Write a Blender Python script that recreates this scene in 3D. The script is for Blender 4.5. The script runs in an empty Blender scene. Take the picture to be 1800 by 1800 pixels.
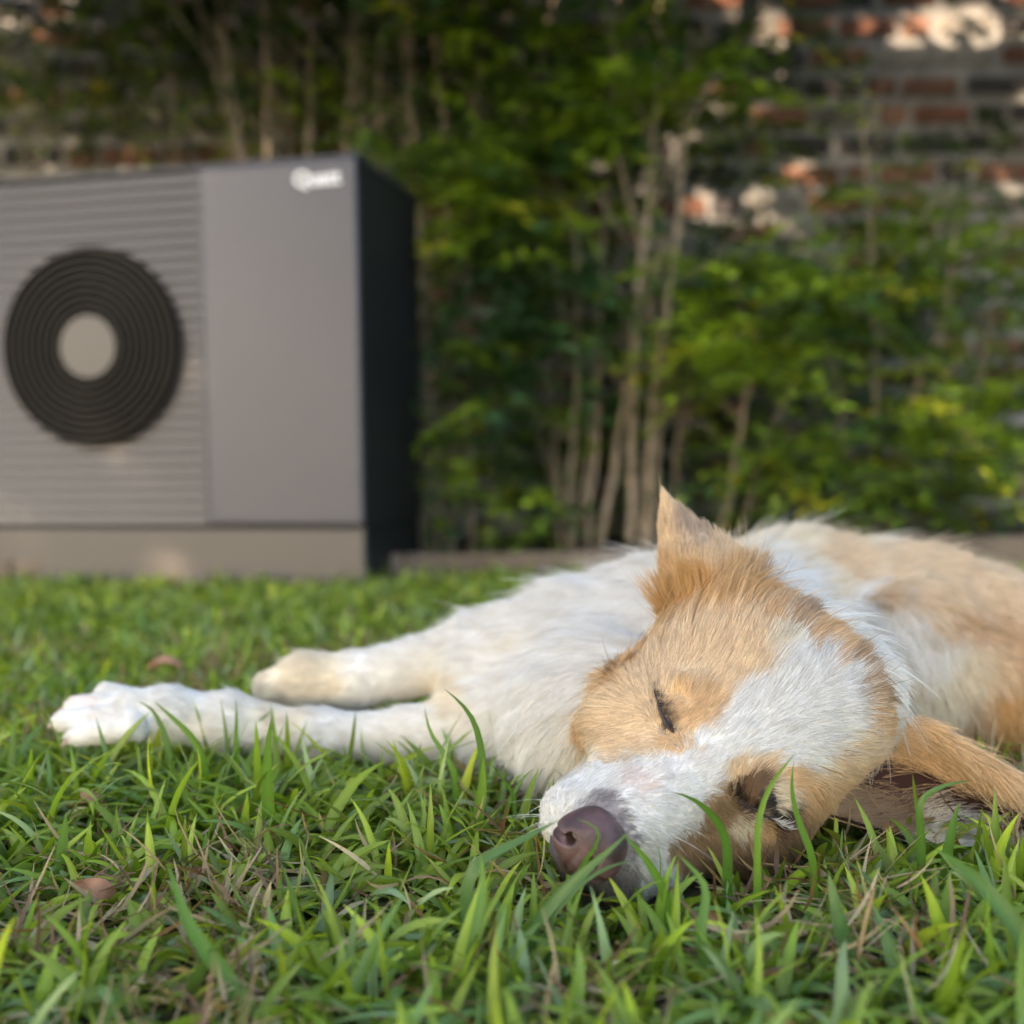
import bpy, bmesh, math, random
import numpy as np
from mathutils import Vector, Matrix, kdtree
from mathutils.bvhtree import BVHTree

rng = np.random.default_rng(7)
random.seed(7)
scene = bpy.context.scene
COL = scene.collection

# ------------------------------------------------------------------ camera
F_PX = 2000.0                      # focal length in pixels of the 1800 px frame
CAM = np.array([0.0, 0.0, 0.33])
PITCH = math.atan(110 / F_PX); ROLL = math.radians(0.8)
fwd = np.array([0, math.cos(PITCH), -math.sin(PITCH)])
r0 = np.array([1.0, 0, 0]); u0 = np.cross(r0, fwd)
up = u0 * math.cos(ROLL) + r0 * math.sin(ROLL)
rt = r0 * math.cos(ROLL) - u0 * math.sin(ROLL)
cam_d = bpy.data.cameras.new('camera'); cam = bpy.data.objects.new('camera', cam_d); COL.objects.link(cam)
M = Matrix(((rt[0], up[0], -fwd[0], CAM[0]), (rt[1], up[1], -fwd[1], CAM[1]), (rt[2], up[2], -fwd[2], CAM[2]), (0, 0, 0, 1)))
cam.matrix_world = M
cam_d.sensor_width = 36; cam_d.lens = 36 * F_PX / 1800
cam_d.clip_start = 0.02; cam_d.clip_end = 400
cam_d.dof.use_dof = True; cam_d.dof.focus_distance = 0.855; cam_d.dof.aperture_fstop = 2.9
cam_d.dof.aperture_blades = 0
scene.camera = cam

# ------------------------------------------------------------------ sky, sun, exposure
SUN = np.array([-0.45, -0.78, 0.43]); SUN /= np.linalg.norm(SUN)
el = math.asin(SUN[2]); az = math.atan2(SUN[0], SUN[1])
world = bpy.data.worlds.new('World'); scene.world = world; world.use_nodes = True
wn = world.node_tree; wn.nodes.clear()
sky = wn.nodes.new('ShaderNodeTexSky'); sky.sky_type = 'NISHITA'; sky.sun_disc = False
sky.sun_elevation = el; sky.sun_rotation = az; sky.dust_density = 2.5; sky.ozone_density = 0.6; sky.air_density = 1.0
tint = wn.nodes.new('ShaderNodeMix'); tint.data_type = 'RGBA'; tint.blend_type = 'MULTIPLY'; tint.inputs[0].default_value = 1.0
tint.inputs[7].default_value = (0.99, 1.0, 0.99, 1)
bg = wn.nodes.new('ShaderNodeBackground'); bg.inputs[1].default_value = 0.15
wo = wn.nodes.new('ShaderNodeOutputWorld')
wn.links.new(sky.outputs[0], tint.inputs[6]); wn.links.new(tint.outputs[2], bg.inputs[0]); wn.links.new(bg.outputs[0], wo.inputs[0])
sd = bpy.data.lights.new('sun', 'SUN'); sd.energy = 4.2; sd.angle = math.radians(0.5); sd.color = (1.0, 0.74, 0.48)
so = bpy.data.objects.new('sun', sd); COL.objects.link(so)
so.rotation_euler = Vector(SUN).to_track_quat('Z', 'Y').to_euler(); so.location = (0, 0, 10)
scene.view_settings.view_transform = 'Standard'; scene.view_settings.look = 'None'
scene.view_settings.gamma = 1; scene.view_settings.exposure = 1.98
scene.render.engine = 'CYCLES'
cy = scene.cycles
cy.use_denoising = True
try: cy.denoiser = 'OPENIMAGEDENOISE'
except Exception: pass
cy.max_bounces = 10; cy.diffuse_bounces = 6; cy.glossy_bounces = 3; cy.transmission_bounces = 6; cy.transparent_max_bounces = 8
cy.sample_clamp_indirect = 8.0
cy.caustics_reflective = False; cy.caustics_refractive = False
cy.use_adaptive_sampling = False

def at(px, py, D):
    r = fwd + rt * (px - 900) / F_PX + up * (900 - py) / F_PX
    return CAM + r * (D / r[1])
def project(P):
    d = np.asarray(P) - CAM
    z = d @ fwd
    return 900 + F_PX * (d @ rt) / z, 900 - F_PX * (d @ up) / z
def pxm(D): return F_PX / D

# ------------------------------------------------------------------ helpers
def link(o, parent=None):
    COL.objects.link(o)
    if parent: o.parent = parent
    return o
def tag(o, label=None, cat=None, group=None, kind=None):
    if label: o['label'] = label
    if cat: o['category'] = cat
    if group: o['group'] = group
    if kind: o['kind'] = kind
    return o
def empty(name, loc, rz=0.0):
    o = bpy.data.objects.new(name, None); o.location = loc; o.rotation_euler = (0, 0, rz); o.empty_display_size = .1
    return link(o)
def mesh_np(name, V, F, m, parent=None, cols=None, smooth=False, nper=4):
    """V (n,3); F (k,nper) array -> one mesh object"""
    me = bpy.data.meshes.new(name)
    V = np.ascontiguousarray(V, dtype=np.float32); F = np.ascontiguousarray(F, dtype=np.int32)
    me.vertices.add(len(V)); me.vertices.foreach_set('co', V.ravel())
    me.loops.add(F.size); me.loops.foreach_set('vertex_index', F.ravel())
    me.polygons.add(len(F)); me.polygons.foreach_set('loop_start', np.arange(0, F.size, nper, dtype=np.int32))
    me.update(calc_edges=True); me.validate()
    if smooth: me.polygons.foreach_set('use_smooth', np.ones(len(me.polygons), dtype=bool))
    if cols is not None:
        a = me.attributes.new('Col', 'FLOAT_COLOR', 'POINT')
        c = np.ones((len(V), 4), dtype=np.float32); c[:, :3] = cols; a.data.foreach_set('color', c.ravel())
    me.materials.append(m)
    return link(bpy.data.objects.new(name, me), parent)
def bm_obj(name, bm, m, parent=None, smooth=False):
    me = bpy.data.meshes.new(name); bmesh.ops.recalc_face_normals(bm, faces=bm.faces); bm.to_mesh(me); bm.free()
    if smooth:
        for p in me.polygons: p.use_smooth = True
    me.materials.append(m)
    return link(bpy.data.objects.new(name, me), parent)
def add_box(bm, lo, hi, bev=0.0, seg=2):
    r = bmesh.ops.create_cube(bm, size=1.0)
    lo = Vector(lo); hi = Vector(hi)
    for v in r['verts']:
        v.co = Vector(((v.co.x + .5) * (hi.x - lo.x) + lo.x, (v.co.y + .5) * (hi.y - lo.y) + lo.y, (v.co.z + .5) * (hi.z - lo.z) + lo.z))
    if bev > 0:
        es = list({e for v in r['verts'] for e in v.link_edges})
        bmesh.ops.bevel(bm, geom=es, offset=bev, segments=seg, affect='EDGES', profile=.5)
def box_obj(name, lo, hi, m, parent=None, bev=0.0):
    bm = bmesh.new(); add_box(bm, lo, hi, bev); return bm_obj(name, bm, m, parent)

def mat(name):
    m = bpy.data.materials.new(name); m.use_nodes = True
    nt = m.node_tree; b = nt.nodes['Principled BSDF']
    return m, nt, b
def simple(name, col, rough=.6, spec=.5, metal=0.0, noise=0.0, nscale=20, bump=0.0, bscale=200):
    m, nt, b = mat(name)
    b.inputs['Base Color'].default_value = (*col, 1); b.inputs['Roughness'].default_value = rough
    b.inputs['Specular IOR Level'].default_value = spec; b.inputs['Metallic'].default_value = metal
    tc = nt.nodes.new('ShaderNodeTexCoord')
    if noise > 0:
        n = nt.nodes.new('ShaderNodeTexNoise'); n.inputs['Scale'].default_value = nscale; n.inputs['Detail'].default_value = 6
        nt.links.new(tc.outputs['Object'], n.inputs['Vector'])
        r = nt.nodes.new('ShaderNodeValToRGB'); r.color_ramp.elements[0].position = .3; r.color_ramp.elements[1].position = .7
        r.color_ramp.elements[0].color = (*[c * (1 - noise) for c in col], 1); r.color_ramp.elements[1].color = (*[min(1, c * (1 + noise)) for c in col], 1)
        nt.links.new(n.outputs['Fac'], r.inputs['Fac']); nt.links.new(r.outputs['Color'], b.inputs['Base Color'])
    if bump > 0:
        n2 = nt.nodes.new('ShaderNodeTexNoise'); n2.inputs['Scale'].default_value = bscale; n2.inputs['Detail'].default_value = 5
        nt.links.new(tc.outputs['Object'], n2.inputs['Vector'])
        bp = nt.nodes.new('ShaderNodeBump'); bp.inputs['Strength'].default_value = bump; bp.inputs['Distance'].default_value = .01
        nt.links.new(n2.outputs['Fac'], bp.inputs['Height']); nt.links.new(bp.outputs['Normal'], b.inputs['Normal'])
    return m
def leafy(name, rough=.4, spec=.5, trans=.35, tcol=(1.35, 1.3, .7), fibres=0.0):
    """thin plant matter: colour from the Col attribute, light passes through"""
    m, nt, b = mat(name)
    at_ = nt.nodes.new('ShaderNodeAttribute'); at_.attribute_name = 'Col'
    nt.links.new(at_.outputs['Color'], b.inputs['Base Color']); b.inputs['Roughness'].default_value = rough; b.inputs['Specular IOR Level'].default_value = spec
    mx = nt.nodes.new('ShaderNodeMix'); mx.data_type = 'RGBA'; mx.blend_type = 'MULTIPLY'; mx.inputs[0].default_value = 1
    mx.clamp_result = False
    nt.links.new(at_.outputs['Color'], mx.inputs[6]); mx.inputs[7].default_value = (*tcol, 1)
    tr = nt.nodes.new('ShaderNodeBsdfTranslucent'); nt.links.new(mx.outputs[2], tr.inputs['Color'])
    ms = nt.nodes.new('ShaderNodeMixShader'); ms.inputs[0].default_value = trans
    nt.links.new(b.outputs[0], ms.inputs[1]); nt.links.new(tr.outputs[0], ms.inputs[2])
    nt.links.new(ms.outputs[0], nt.nodes['Material Output'].inputs['Surface'])
    return m

# ------------------------------------------------------------------ signed distance modelling
class Field:
    def __init__(s, lo, hi, h):
        s.lo = np.array(lo, float); s.h = h
        s.n = np.ceil((np.array(hi) - s.lo) / h).astype(int) + 1
        s.v = np.full(s.n, 0.5, dtype=np.float32)
        s.ax = [s.lo[i] + h * np.arange(s.n[i]) for i in range(3)]
    def region(s, lo, hi):
        a = np.clip(np.floor((lo - s.lo) / s.h).astype(int), 0, s.n - 1); b = np.clip(np.ceil((hi - s.lo) / s.h).astype(int) + 1, 1, s.n)
        sl = tuple(slice(a[i], b[i]) for i in range(3))
        X, Y, Z = np.meshgrid(*[s.ax[i][sl[i]] for i in range(3)], indexing='ij')
        return sl, np.stack([X, Y, Z], -1)
    def add(s, prim, k=.03, sub=False):
        f, lo, hi = prim
        sl, P = s.region(lo - k - .02, hi + k + .02)
        d = f(P).astype(np.float32); o = s.v[sl]
        if sub:
            d = -d; hh = np.maximum(k - np.abs(o - d), 0) / k
            s.v[sl] = np.maximum(o, d) + hh * hh * k * .25
        else:
            hh = np.maximum(k - np.abs(o - d), 0) / k
            s.v[sl] = np.minimum(o, d) - hh * hh * k * .25
    def sample(s, P):
        q = (np.asarray(P) - s.lo) / s.h
        i = np.clip(np.floor(q).astype(int), 0, s.n - 2); f = np.clip(q - i, 0, 1)
        out = 0
        for dx in (0, 1):
            for dy in (0, 1):
                for dz in (0, 1):
                    w = (f[..., 0] if dx else 1 - f[..., 0]) * (f[..., 1] if dy else 1 - f[..., 1]) * (f[..., 2] if dz else 1 - f[..., 2])
                    out = out + w * s.v[i[..., 0] + dx, i[..., 1] + dy, i[..., 2] + dz]
        return out
    def grad(s, P, e=None):
        e = e or s.h
        g = np.stack([s.sample(P + np.eye(3)[a] * e) - s.sample(P - np.eye(3)[a] * e) for a in range(3)], -1)
        return g / (np.linalg.norm(g, axis=-1, keepdims=True) + 1e-9)
    def nets(s):
        v = s.v; ins = v < 0
        c = [ins[dx:ins.shape[0] - 1 + dx, dy:ins.shape[1] - 1 + dy, dz:ins.shape[2] - 1 + dz] for dx in (0, 1) for dy in (0, 1) for dz in (0, 1)]
        cnt = sum(x.astype(np.int8) for x in c)
        act = (cnt > 0) & (cnt < 8)
        idx = np.argwhere(act)
        offs = np.array([(a, b, c_) for a in (0, 1) for b in (0, 1) for c_ in (0, 1)])
        vals = np.stack([v[idx[:, 0] + o[0], idx[:, 1] + o[1], idx[:, 2] + o[2]] for o in offs], 1)
        acc = np.zeros((len(idx), 3)); w = np.zeros(len(idx))
        for a in range(8):
            for b in range(a + 1, 8):
                if np.abs(offs[a] - offs[b]).sum() != 1: continue
                m = (vals[:, a] < 0) != (vals[:, b] < 0)
                t = vals[:, a] / np.where(m, vals[:, a] - vals[:, b], 1)
                p = offs[a] + (offs[b] - offs[a]) * t[:, None]
                acc += p * m[:, None]; w += m
        V = s.lo + s.h * (idx + acc / w[:, None])
        idm = np.full(act.shape, -1, dtype=np.int64); idm[act] = np.arange(len(idx))
        F = []
        for ax in range(3):
            b1, b2 = (ax + 1) % 3, (ax + 2) % 3
            A = np.moveaxis(ins, ax, 0); d = A[:-1] != A[1:]
            e = np.argwhere(d); sgn = A[:-1][d]
            full = np.zeros_like(e); full[:, ax] = e[:, 0]
            oth = [i for i in range(3) if i != ax]; full[:, oth[0]] = e[:, 1]; full[:, oth[1]] = e[:, 2]
            ok = (full[:, b1] > 0) & (full[:, b2] > 0) & (full[:, b1] < s.n[b1] - 1) & (full[:, b2] < s.n[b2] - 1)
            full = full[ok]; sgn = sgn[ok]
            o1 = np.zeros(3, int); o1[b1] = 1; o2 = np.zeros(3, int); o2[b2] = 1
            q = [full - o1 - o2, full - o2, full, full - o1]
            Q = np.stack([idm[x[:, 0], x[:, 1], x[:, 2]] for x in q], 1)
            Q[~sgn] = Q[~sgn][:, ::-1]
            F.append(Q)
        F = np.concatenate(F); F = F[(F >= 0).all(1)]
        return V, F
def rcone(a, b, ra, rb):
    a = np.array(a, float); b = np.array(b, float); d = b - a; L2 = (d @ d)
    def f(P):
        t = np.clip(((P - a) @ d) / L2, 0, 1)
        return np.linalg.norm(P - a - t[..., None] * d, axis=-1) - (ra + (rb - ra) * t)
    return f, np.minimum(a - ra, b - rb), np.maximum(a + ra, b + rb)
def ellip(c, r, R=np.eye(3)):
    c = np.array(c, float); r = np.array(r, float)      # rows of R are the local axes
    def f(P):
        q = (P - c) @ R.T
        k0 = np.linalg.norm(q / r, axis=-1); k1 = np.linalg.norm(q / (r * r), axis=-1)
        return k0 * (k0 - 1) / (k1 + 1e-9)
    m = r.max(); return f, c - m, c + m

# ================================================================== THE SETTING
soil_m = simple('soil', (.045, .032, .02), .95, .2, noise=.5, nscale=30, bump=.8, bscale=60)
lawnbase_m = simple('lawn_thatch', (.05, .055, .02), .95, .2, noise=.6, nscale=45, bump=.6, bscale=120)
D_KERB = 2.93; D_WALL = 4.25
def sheet(name, x0, y0, x1, y1, z, m, n=1):
    V = []; F = []
    for j in range(n + 1):
        for i in range(n + 1):
            V.append((x0 + (x1 - x0) * i / n, y0 + (y1 - y0) * j / n, z))
    for j in range(n):
        for i in range(n):
            a = j * (n + 1) + i; F.append((a, a + 1, a + n + 2, a + n + 1))
    return mesh_np(name, np.array(V), np.array(F), m)
tag(sheet('lawn_ground', -40, -40, 40, 40, 0, lawnbase_m), kind='structure')
tag(sheet('soil_bed', -4, D_KERB + .05, 4, D_WALL + .02, .015, soil_m), kind='structure')

# ---- brick wall: a mortar slab and a brick for every brick
def brick_material():
    m, nt, b = mat('brick')
    oi = nt.nodes.new('ShaderNodeObjectInfo')
    at_ = nt.nodes.new('ShaderNodeAttribute'); at_.attribute_name = 'Col'
    tc = nt.nodes.new('ShaderNodeTexCoord')
    n = nt.nodes.new('ShaderNodeTexNoise'); n.inputs['Scale'].default_value = 28; n.inputs['Detail'].default_value = 8
    nt.links.new(tc.outputs['Object'], n.inputs['Vector'])
    mr = nt.nodes.new('ShaderNodeMapRange'); mr.inputs[1].default_value = .3; mr.inputs[2].default_value = .7; mr.inputs[3].default_value = .55; mr.inputs[4].default_value = 1.35
    nt.links.new(n.outputs['Fac'], mr.inputs[0])
    mx = nt.nodes.new('ShaderNodeVectorMath'); mx.operation = 'SCALE'
    nt.links.new(at_.outputs['Color'], mx.inputs[0]); nt.links.new(mr.outputs[0], mx.inputs['Scale'])
    nt.links.new(mx.outputs[0], b.inputs['Base Color']); b.inputs['Roughness'].default_value = .9
    bp = nt.nodes.new('ShaderNodeBump'); bp.inputs['Strength'].default_value = .6; bp.inputs['Distance'].default_value = .01
    nt.links.new(n.outputs['Fac'], bp.inputs['Height']); nt.links.new(bp.outputs['Normal'], b.inputs['Normal'])
    return m
brick_m = brick_material()
mortar_m = simple('mortar', (.27, .27, .28), .95, .2, noise=.35, nscale=14, bump=.6, bscale=90)
wall = empty('brick_wall', (0, D_WALL, 0))
tag(wall, 'old red and grey brick garden wall with wide pale mortar joints behind the shrubs', 'wall')
box_obj('mortar', (-3.4, 0, -.1), (3.4, .22, 3.0), mortar_m, wall)
BW, BH, BD = .205, .066, .05; PX_, PZ_ = .232, .106
brick_meshes = []
palette = [(.055, .055, .065), (.38, .36, .34), (.26, .12, .085), (.22, .11, .08), (.30, .16, .12), (.07, .065, .075), (.10, .09, .10), (.22, .20, .19), (.30, .27, .25), (.16, .07, .05), (.33, .17, .12), (.05, .05, .06)]
for k in range(30):
    bw = BW if k < 18 else .098
    bm = bmesh.new(); add_box(bm, (-bw / 2, -.008, -BH / 2), (bw / 2, BD, BH / 2), .006, 1)
    for v in bm.verts:
        v.co += Vector((random.uniform(-.004, .004), random.uniform(-.002, .002), random.uniform(-.003, .003)))
    me = bpy.data.meshes.new('brick'); bmesh.ops.recalc_face_normals(bm, faces=bm.faces); bm.to_mesh(me); bm.free()
    c = palette[k % len(palette)]; f = random.uniform(.5, .85)
    a = me.attributes.new('Col', 'FLOAT_COLOR', 'POINT')
    a.data.foreach_set('color', np.tile(np.array([c[0] * f, c[1] * f, c[2] * f, 1], dtype=np.float32), len(me.vertices)))
    me.materials.append(brick_m); brick_meshes.append(me)
cells = []
for r in range(28):
    z = .05 + r * PZ_
    x = -3.25 + (r % 2) * .10; last = False
    while x < 3.2:
        head_ = (not last) and random.random() < .55; last = head_
        w_ = .098 if head_ else BW
        x += w_ / 2 + .014
        bi = random.randrange(18, 30) if head_ else random.randrange(0, 18)
        px, py = project(np.array([x, D_WALL, z]))
        inview = -60 < px < 1860 and -60 < py < 960
        pr = (0 if inview else 2000) + (0 if (px > 1230 or (px < 400 and py < 320)) else 700) + max(0, py)
        cells.append((pr, x, z, bi)); x += w_ / 2 + .013
cells.sort()
rest = []
for i, (pr, x, z, bi) in enumerate(cells):
    me = brick_meshes[bi]
    if i < 290:
        o = bpy.data.objects.new('brick', me); link(o, wall); o.location = (x + random.uniform(-.004, .004), random.uniform(-.006, .002), z + random.uniform(-.003, .003))
        o.rotation_euler = (0, random.uniform(-.012, .012), 0)
    else: rest.append((me, x, z))
Vs, Fs, Cs, nb = [], [], [], 0
for me, x, z in rest:
    co = np.empty(len(me.vertices) * 3, dtype=np.float32); me.vertices.foreach_get('co', co); co = co.reshape(-1, 3) + np.array([x, 0, z])
    tr = [list(p.vertices) for p in me.polygons]
    for f in tr:
        for q in range(1, len(f) - 1): Fs.append((f[0] + nb, f[q] + nb, f[q + 1] + nb))
    cc = np.empty(len(me.vertices) * 4, dtype=np.float32); me.attributes['Col'].data.foreach_get('color', cc)
    Vs.append(co); Cs.append(cc.reshape(-1, 4)[:, :3]); nb += len(co)
o = mesh_np('brickwork', np.concatenate(Vs), np.array(Fs), brick_m, wall, np.concatenate(Cs), nper=3); o['kind'] = 'stuff'

# ---- edging of weathered boards between lawn and bed
board_m = simple('weathered_board', (.13, .105, .085), .85, .3, noise=.4, nscale=9, bump=.5, bscale=50)
ed = empty('garden_edging', (0, D_KERB, 0)); tag(ed, 'low weathered edging boards between the lawn and the planted bed', 'edging')
xs = [-2.6, -1.3, -.28, .55, 1.05, 1.9, 3.0]
for a, b in zip(xs[:-1], xs[1:]):
    hgt = .062 if a < .5 else .085
    box_obj('board', (a + .003, random.uniform(-.006, .004), -.02), (b - .003, .04, hgt + random.uniform(-.004, .004)), board_m, ed, .005)

# ================================================================== HEAT PUMP
TH = math.radians(13)
DR = 2.73
c0 = at(640, 1008, DR); PUMP = np.array([c0[0], c0[1], 0.0])
lx = np.array([math.cos(TH), -math.sin(TH), 0]); ly = np.array([math.sin(TH), math.cos(TH), 0])
def front_local(px, py):
    r = fwd + rt * (px - 900) / F_PX + up * (900 - py) / F_PX
    t = ((PUMP - CAM) @ ly) / (r @ ly); p = CAM + r * t - PUMP
    return p @ lx, p[2]
HP = front_local(634, 268)[1]
xseam = front_local(356, 600)[0]; fx, fz = front_local(160, 610)
zpl = front_local(500, 932)[1]
FR = (front_local(160, 435)[1] - front_local(160, 788)[1]) / 2
WL = fx - (xseam - fx) - .02     # left end
pump = empty('heat_pump', PUMP, -TH)
tag(pump, 'large grey heat pump with slatted front and black round fan grille standing on the lawn', 'heat pump')
front_m = simple('grey_coated_steel', (.055, .059, .082), .40, .5, metal=.15, bump=.08, bscale=300)
slat_m = simple('grey_slat_paint', (.070, .066, .068), .45, .5, metal=.1)
plinth_m = simple('taupe_coated_steel', (.078, .070, .070), .45, .5)
black_m = simple('black_coated_steel', (.012, .012, .013), .55, .3)
gril_m = simple('black_grille_plastic', (.005, .0045, .0045), .5, .3)
dark_m = simple('fan_recess', (.005, .005, .005), .8, .1)
DP = .47
box_obj('casing', (WL + .004, .03, zpl), (-.006, DP - .004, HP - .010), black_m, pump)
box_obj('side_panel', (-.004, .014, zpl + .003), (.002, DP, HP - .012), black_m, pump, .001)
box_obj('side_panel', (WL - .002, .014, zpl + .003), (WL + .003, DP, HP - .012), black_m, pump, .001)
box_obj('top_panel', (WL - .004, 0.002, HP - .009), (.004, DP + .004, HP), front_m, pump, .003)
box_obj('front_panel', (xseam + .003, 0, zpl + .014), (-.001, .028, HP - .011), front_m, pump, .005)
box_obj('plinth', (WL + .002, .004, -.01), (-.001, .030, zpl + .001), plinth_m, pump, .003)
box_obj('base_frame', (WL + .004, .031, -.01), (-.003, DP - .01, zpl - .001), black_m, pump, .003)
z0s, z1s = zpl + .014, HP - .013
NS = 29; ph = (z1s - z0s) / NS
for k in range(NS):
    zc = z0s + k * ph
    bm = bmesh.new()
    prof = [(.013, zc + .001), (.0045, zc + .002), (.0100, zc + ph - .0068), (.013, zc + ph - .0055)]
    a = [bm.verts.new((WL + .006, y, z)) for y, z in prof]; b = [bm.verts.new((xseam - .004, y, z)) for y, z in prof]
    for i in range(4):
        bm.faces.new((a[i], a[(i + 1) % 4], b[(i + 1) % 4], b[i]))
    bm.faces.new(a); bm.faces.new(b[::-1])
    bm_obj('slat', bm, slat_m, pump)
box_obj('slat_backing', (WL + .004, .0135, z0s), (xseam - .001, .0285, z1s), black_m, pump)
box_obj('frame_strip', (xseam - .0035, .002, z0s), (xseam + .0015, .013, z1s), front_m, pump)
def disc(bm, cx, cz, r, y0, y1, seg=64):
    lo = [bm.verts.new((cx + r * math.cos(2 * math.pi * i / seg), y0, cz + r * math.sin(2 * math.pi * i / seg))) for i in range(seg)]
    hi = [bm.verts.new((v.co.x, y1, v.co.z)) for v in lo]
    bm.faces.new(lo); bm.faces.new(hi[::-1])
    for i in range(seg): bm.faces.new((lo[i], hi[i], hi[(i + 1) % seg], lo[(i + 1) % seg]))
def ring(bm, cx, cz, r, t, y0, y1, seg=72):
    c = []
    for i in range(seg):
        a = 2 * math.pi * i / seg; ca, sa = math.cos(a), math.sin(a)
        c.append([bm.verts.new((cx + (r + dr) * ca, y, cz + (r + dr) * sa)) for dr, y in ((-t, y1), (-t * .5, y0), (t * .5, y0), (t, y1))])
    for i in range(seg):
        j = (i + 1) % seg
        for k in range(4): bm.faces.new((c[i][k], c[i][(k + 1) % 4], c[j][(k + 1) % 4], c[j][k]))
grille = empty('fan_grille', (0, 0, 0)); grille.parent = pump
bm = bmesh.new(); disc(bm, fx, fz, FR, -.002, .004); bm_obj('backplate', bm, dark_m, grille)
NR = 9; rin = FR * .325
for k in range(NR):
    r = rin + (FR - rin) * (k + .5) / NR
    bm = bmesh.new(); ring(bm, fx, fz, r, (FR - rin) / NR * .26, -.016, -.003); bm_obj('ring', bm, gril_m, grille)
bm = bmesh.new(); disc(bm, fx, fz, rin * .95, -.016, -.0025); bm_obj('hub_cap', bm, slat_m, grille)
bx0, bz0 = front_local(516, 334); bx1, bz1 = front_local(597, 303)
badge_m = simple('white_badge', (.82, .83, .88), .4, .5)
tx = bpy.data.curves.new('badge', 'FONT'); tx.body = 'Quatt'; tx.extrude = .0012; tx.offset = .0012; tx.size = .049; tx.space_character = 1.0
tx.materials.append(badge_m)
_t = bpy.data.objects.new('badge_text', tx); COL.objects.link(_t); bpy.context.view_layer.update(); _me = bpy.data.meshes.new_from_object(_t.evaluated_get(bpy.context.evaluated_depsgraph_get())); bpy.data.objects.remove(_t)
bo = link(bpy.data.objects.new('badge', _me), pump); bo.rotation_euler = (math.pi / 2, 0, 0); bo.location = (bx0 + .002, -.0015, bz0 + .008)

# ================================================================== PLANTS BEHIND
leaf_m = leafy('shrub_leaf', .45, .4, .35)
stem_m = simple('shrub_stem', (.26, .215, .165), .8, .3, noise=.35, nscale=25, bump=.4, bscale=90)
# where direct sun lands on the wall (px, py, radius px)
SPOTS = [(1665, 5, 30), (1640, 32, 30), (1608, 64, 18), (1700, -15, 24), (1528, 38, 16), (1350, 45, 22), (1385, 38, 20), (1395, 105, 15), (1372, 130, 14), (1183, 262, 20), (1160, 262, 18), (1134, 312, 14), (1100, 236, 12), (1292, 205, 13), (1070, 335, 11),
         (1250, 150, 15), (1248, 178, 15), (1240, 358, 30), (1050, 296, 17), (1475, 262, 22), (1458, 275, 14), (1330, 340, 13), (1363, 340, 15), (1345, 374, 15), (1402, 408, 18),
         (1570, 222, 12), (1710, 80, 16), (1785, 45, 16), (1795, 160, 20), (1205, 235, 12), (1285, 5, 24), (1455, 150, 10), (1125, 70, 12), (1780, 320, 22), (1325, 185, 16), (1412, 300, 10)]
SP_W = [(at(x, y, D_WALL - .01), r * D_WALL / F_PX) for x, y, r in [(x, y, max(r, 13)) for x, y, r in SPOTS]]
def clear_of_spots(P, size, sight=True, k=1.0):
    keep = np.ones(len(P), bool)
    px, py = project(P)
    for (x, y, r), (W, rw) in zip(SPOTS, SP_W):
        r = max(r, 13)
        if sight: keep &= (np.hypot(px - x, py - y) > r * .85)
        d = P - W; t = d @ SUN
        dist = np.linalg.norm(d - t[:, None] * SUN, axis=1)
        keep &= ~((dist < rw * k + size) & (t > 0))
    return keep
def rand_dirs(n, g):
    v = g.normal(size=(n, 3)); return v / np.linalg.norm(v, axis=1, keepdims=True)
def leaf_mesh_arrays(P, size, g, cols, droop=.3, shape=.45, d=None, s=None):
    """folded six-vertex leaves"""
    n = len(P)
    if d is None:
        d = rand_dirs(n, g); d[:, 2] = d[:, 2] * .5 - droop; d /= np.linalg.norm(d, axis=1, keepdims=True)
        s = np.cross(d, rand_dirs(n, g))
    s = s / 1.0; s /= np.linalg.norm(s, axis=1, keepdims=True); nn = np.cross(d, s)
    L = (size * g.uniform(.6, 1.3, n))[:, None]; w = L * shape * .5
    v0 = P; v1 = P + d * L * .4 + s * w + nn * L * .06; v2 = P + d * L * .45; v3 = P + d * L * .4 - s * w + nn * L * .06; v4 = P + d * L - nn * L * .08
    V = np.stack([v0, v1, v2, v3, v4], 1).reshape(-1, 3)
    i = np.arange(n)[:, None] * 5
    F = np.concatenate([i + np.array([[0, 1, 2]]), i + np.array([[0, 2, 3]]), i + np.array([[1, 4, 2]]), i + np.array([[2, 4, 3]])])
    return V, F, np.repeat(cols, 5, axis=0)
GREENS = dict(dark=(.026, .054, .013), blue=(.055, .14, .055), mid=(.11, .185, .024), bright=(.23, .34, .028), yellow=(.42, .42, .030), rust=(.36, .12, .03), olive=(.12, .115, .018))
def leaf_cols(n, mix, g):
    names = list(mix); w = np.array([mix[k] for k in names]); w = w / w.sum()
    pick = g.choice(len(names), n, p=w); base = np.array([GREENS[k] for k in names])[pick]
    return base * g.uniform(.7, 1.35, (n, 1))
def tube(bm, pts, rads, seg=7):
    prev = None
    for k, (p, r) in enumerate(zip(pts, rads)):
        p = Vector(p); t = Vector(pts[min(k + 1, len(pts) - 1)]) - Vector(pts[max(k - 1, 0)]); t.normalize()
        a = t.cross(Vector((.3, 1, .1))).normalized(); b = t.cross(a)
        c = [bm.verts.new(p + (a * math.cos(2 * math.pi * i / seg) + b * math.sin(2 * math.pi * i / seg)) * r) for i in range(seg)]
        if prev:
            for i in range(seg): bm.faces.new((prev[i], prev[(i + 1) % seg], c[(i + 1) % seg], c[i]))
        else: bm.faces.new(c)
        prev = c
    bm.faces.new(prev[::-1])
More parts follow.
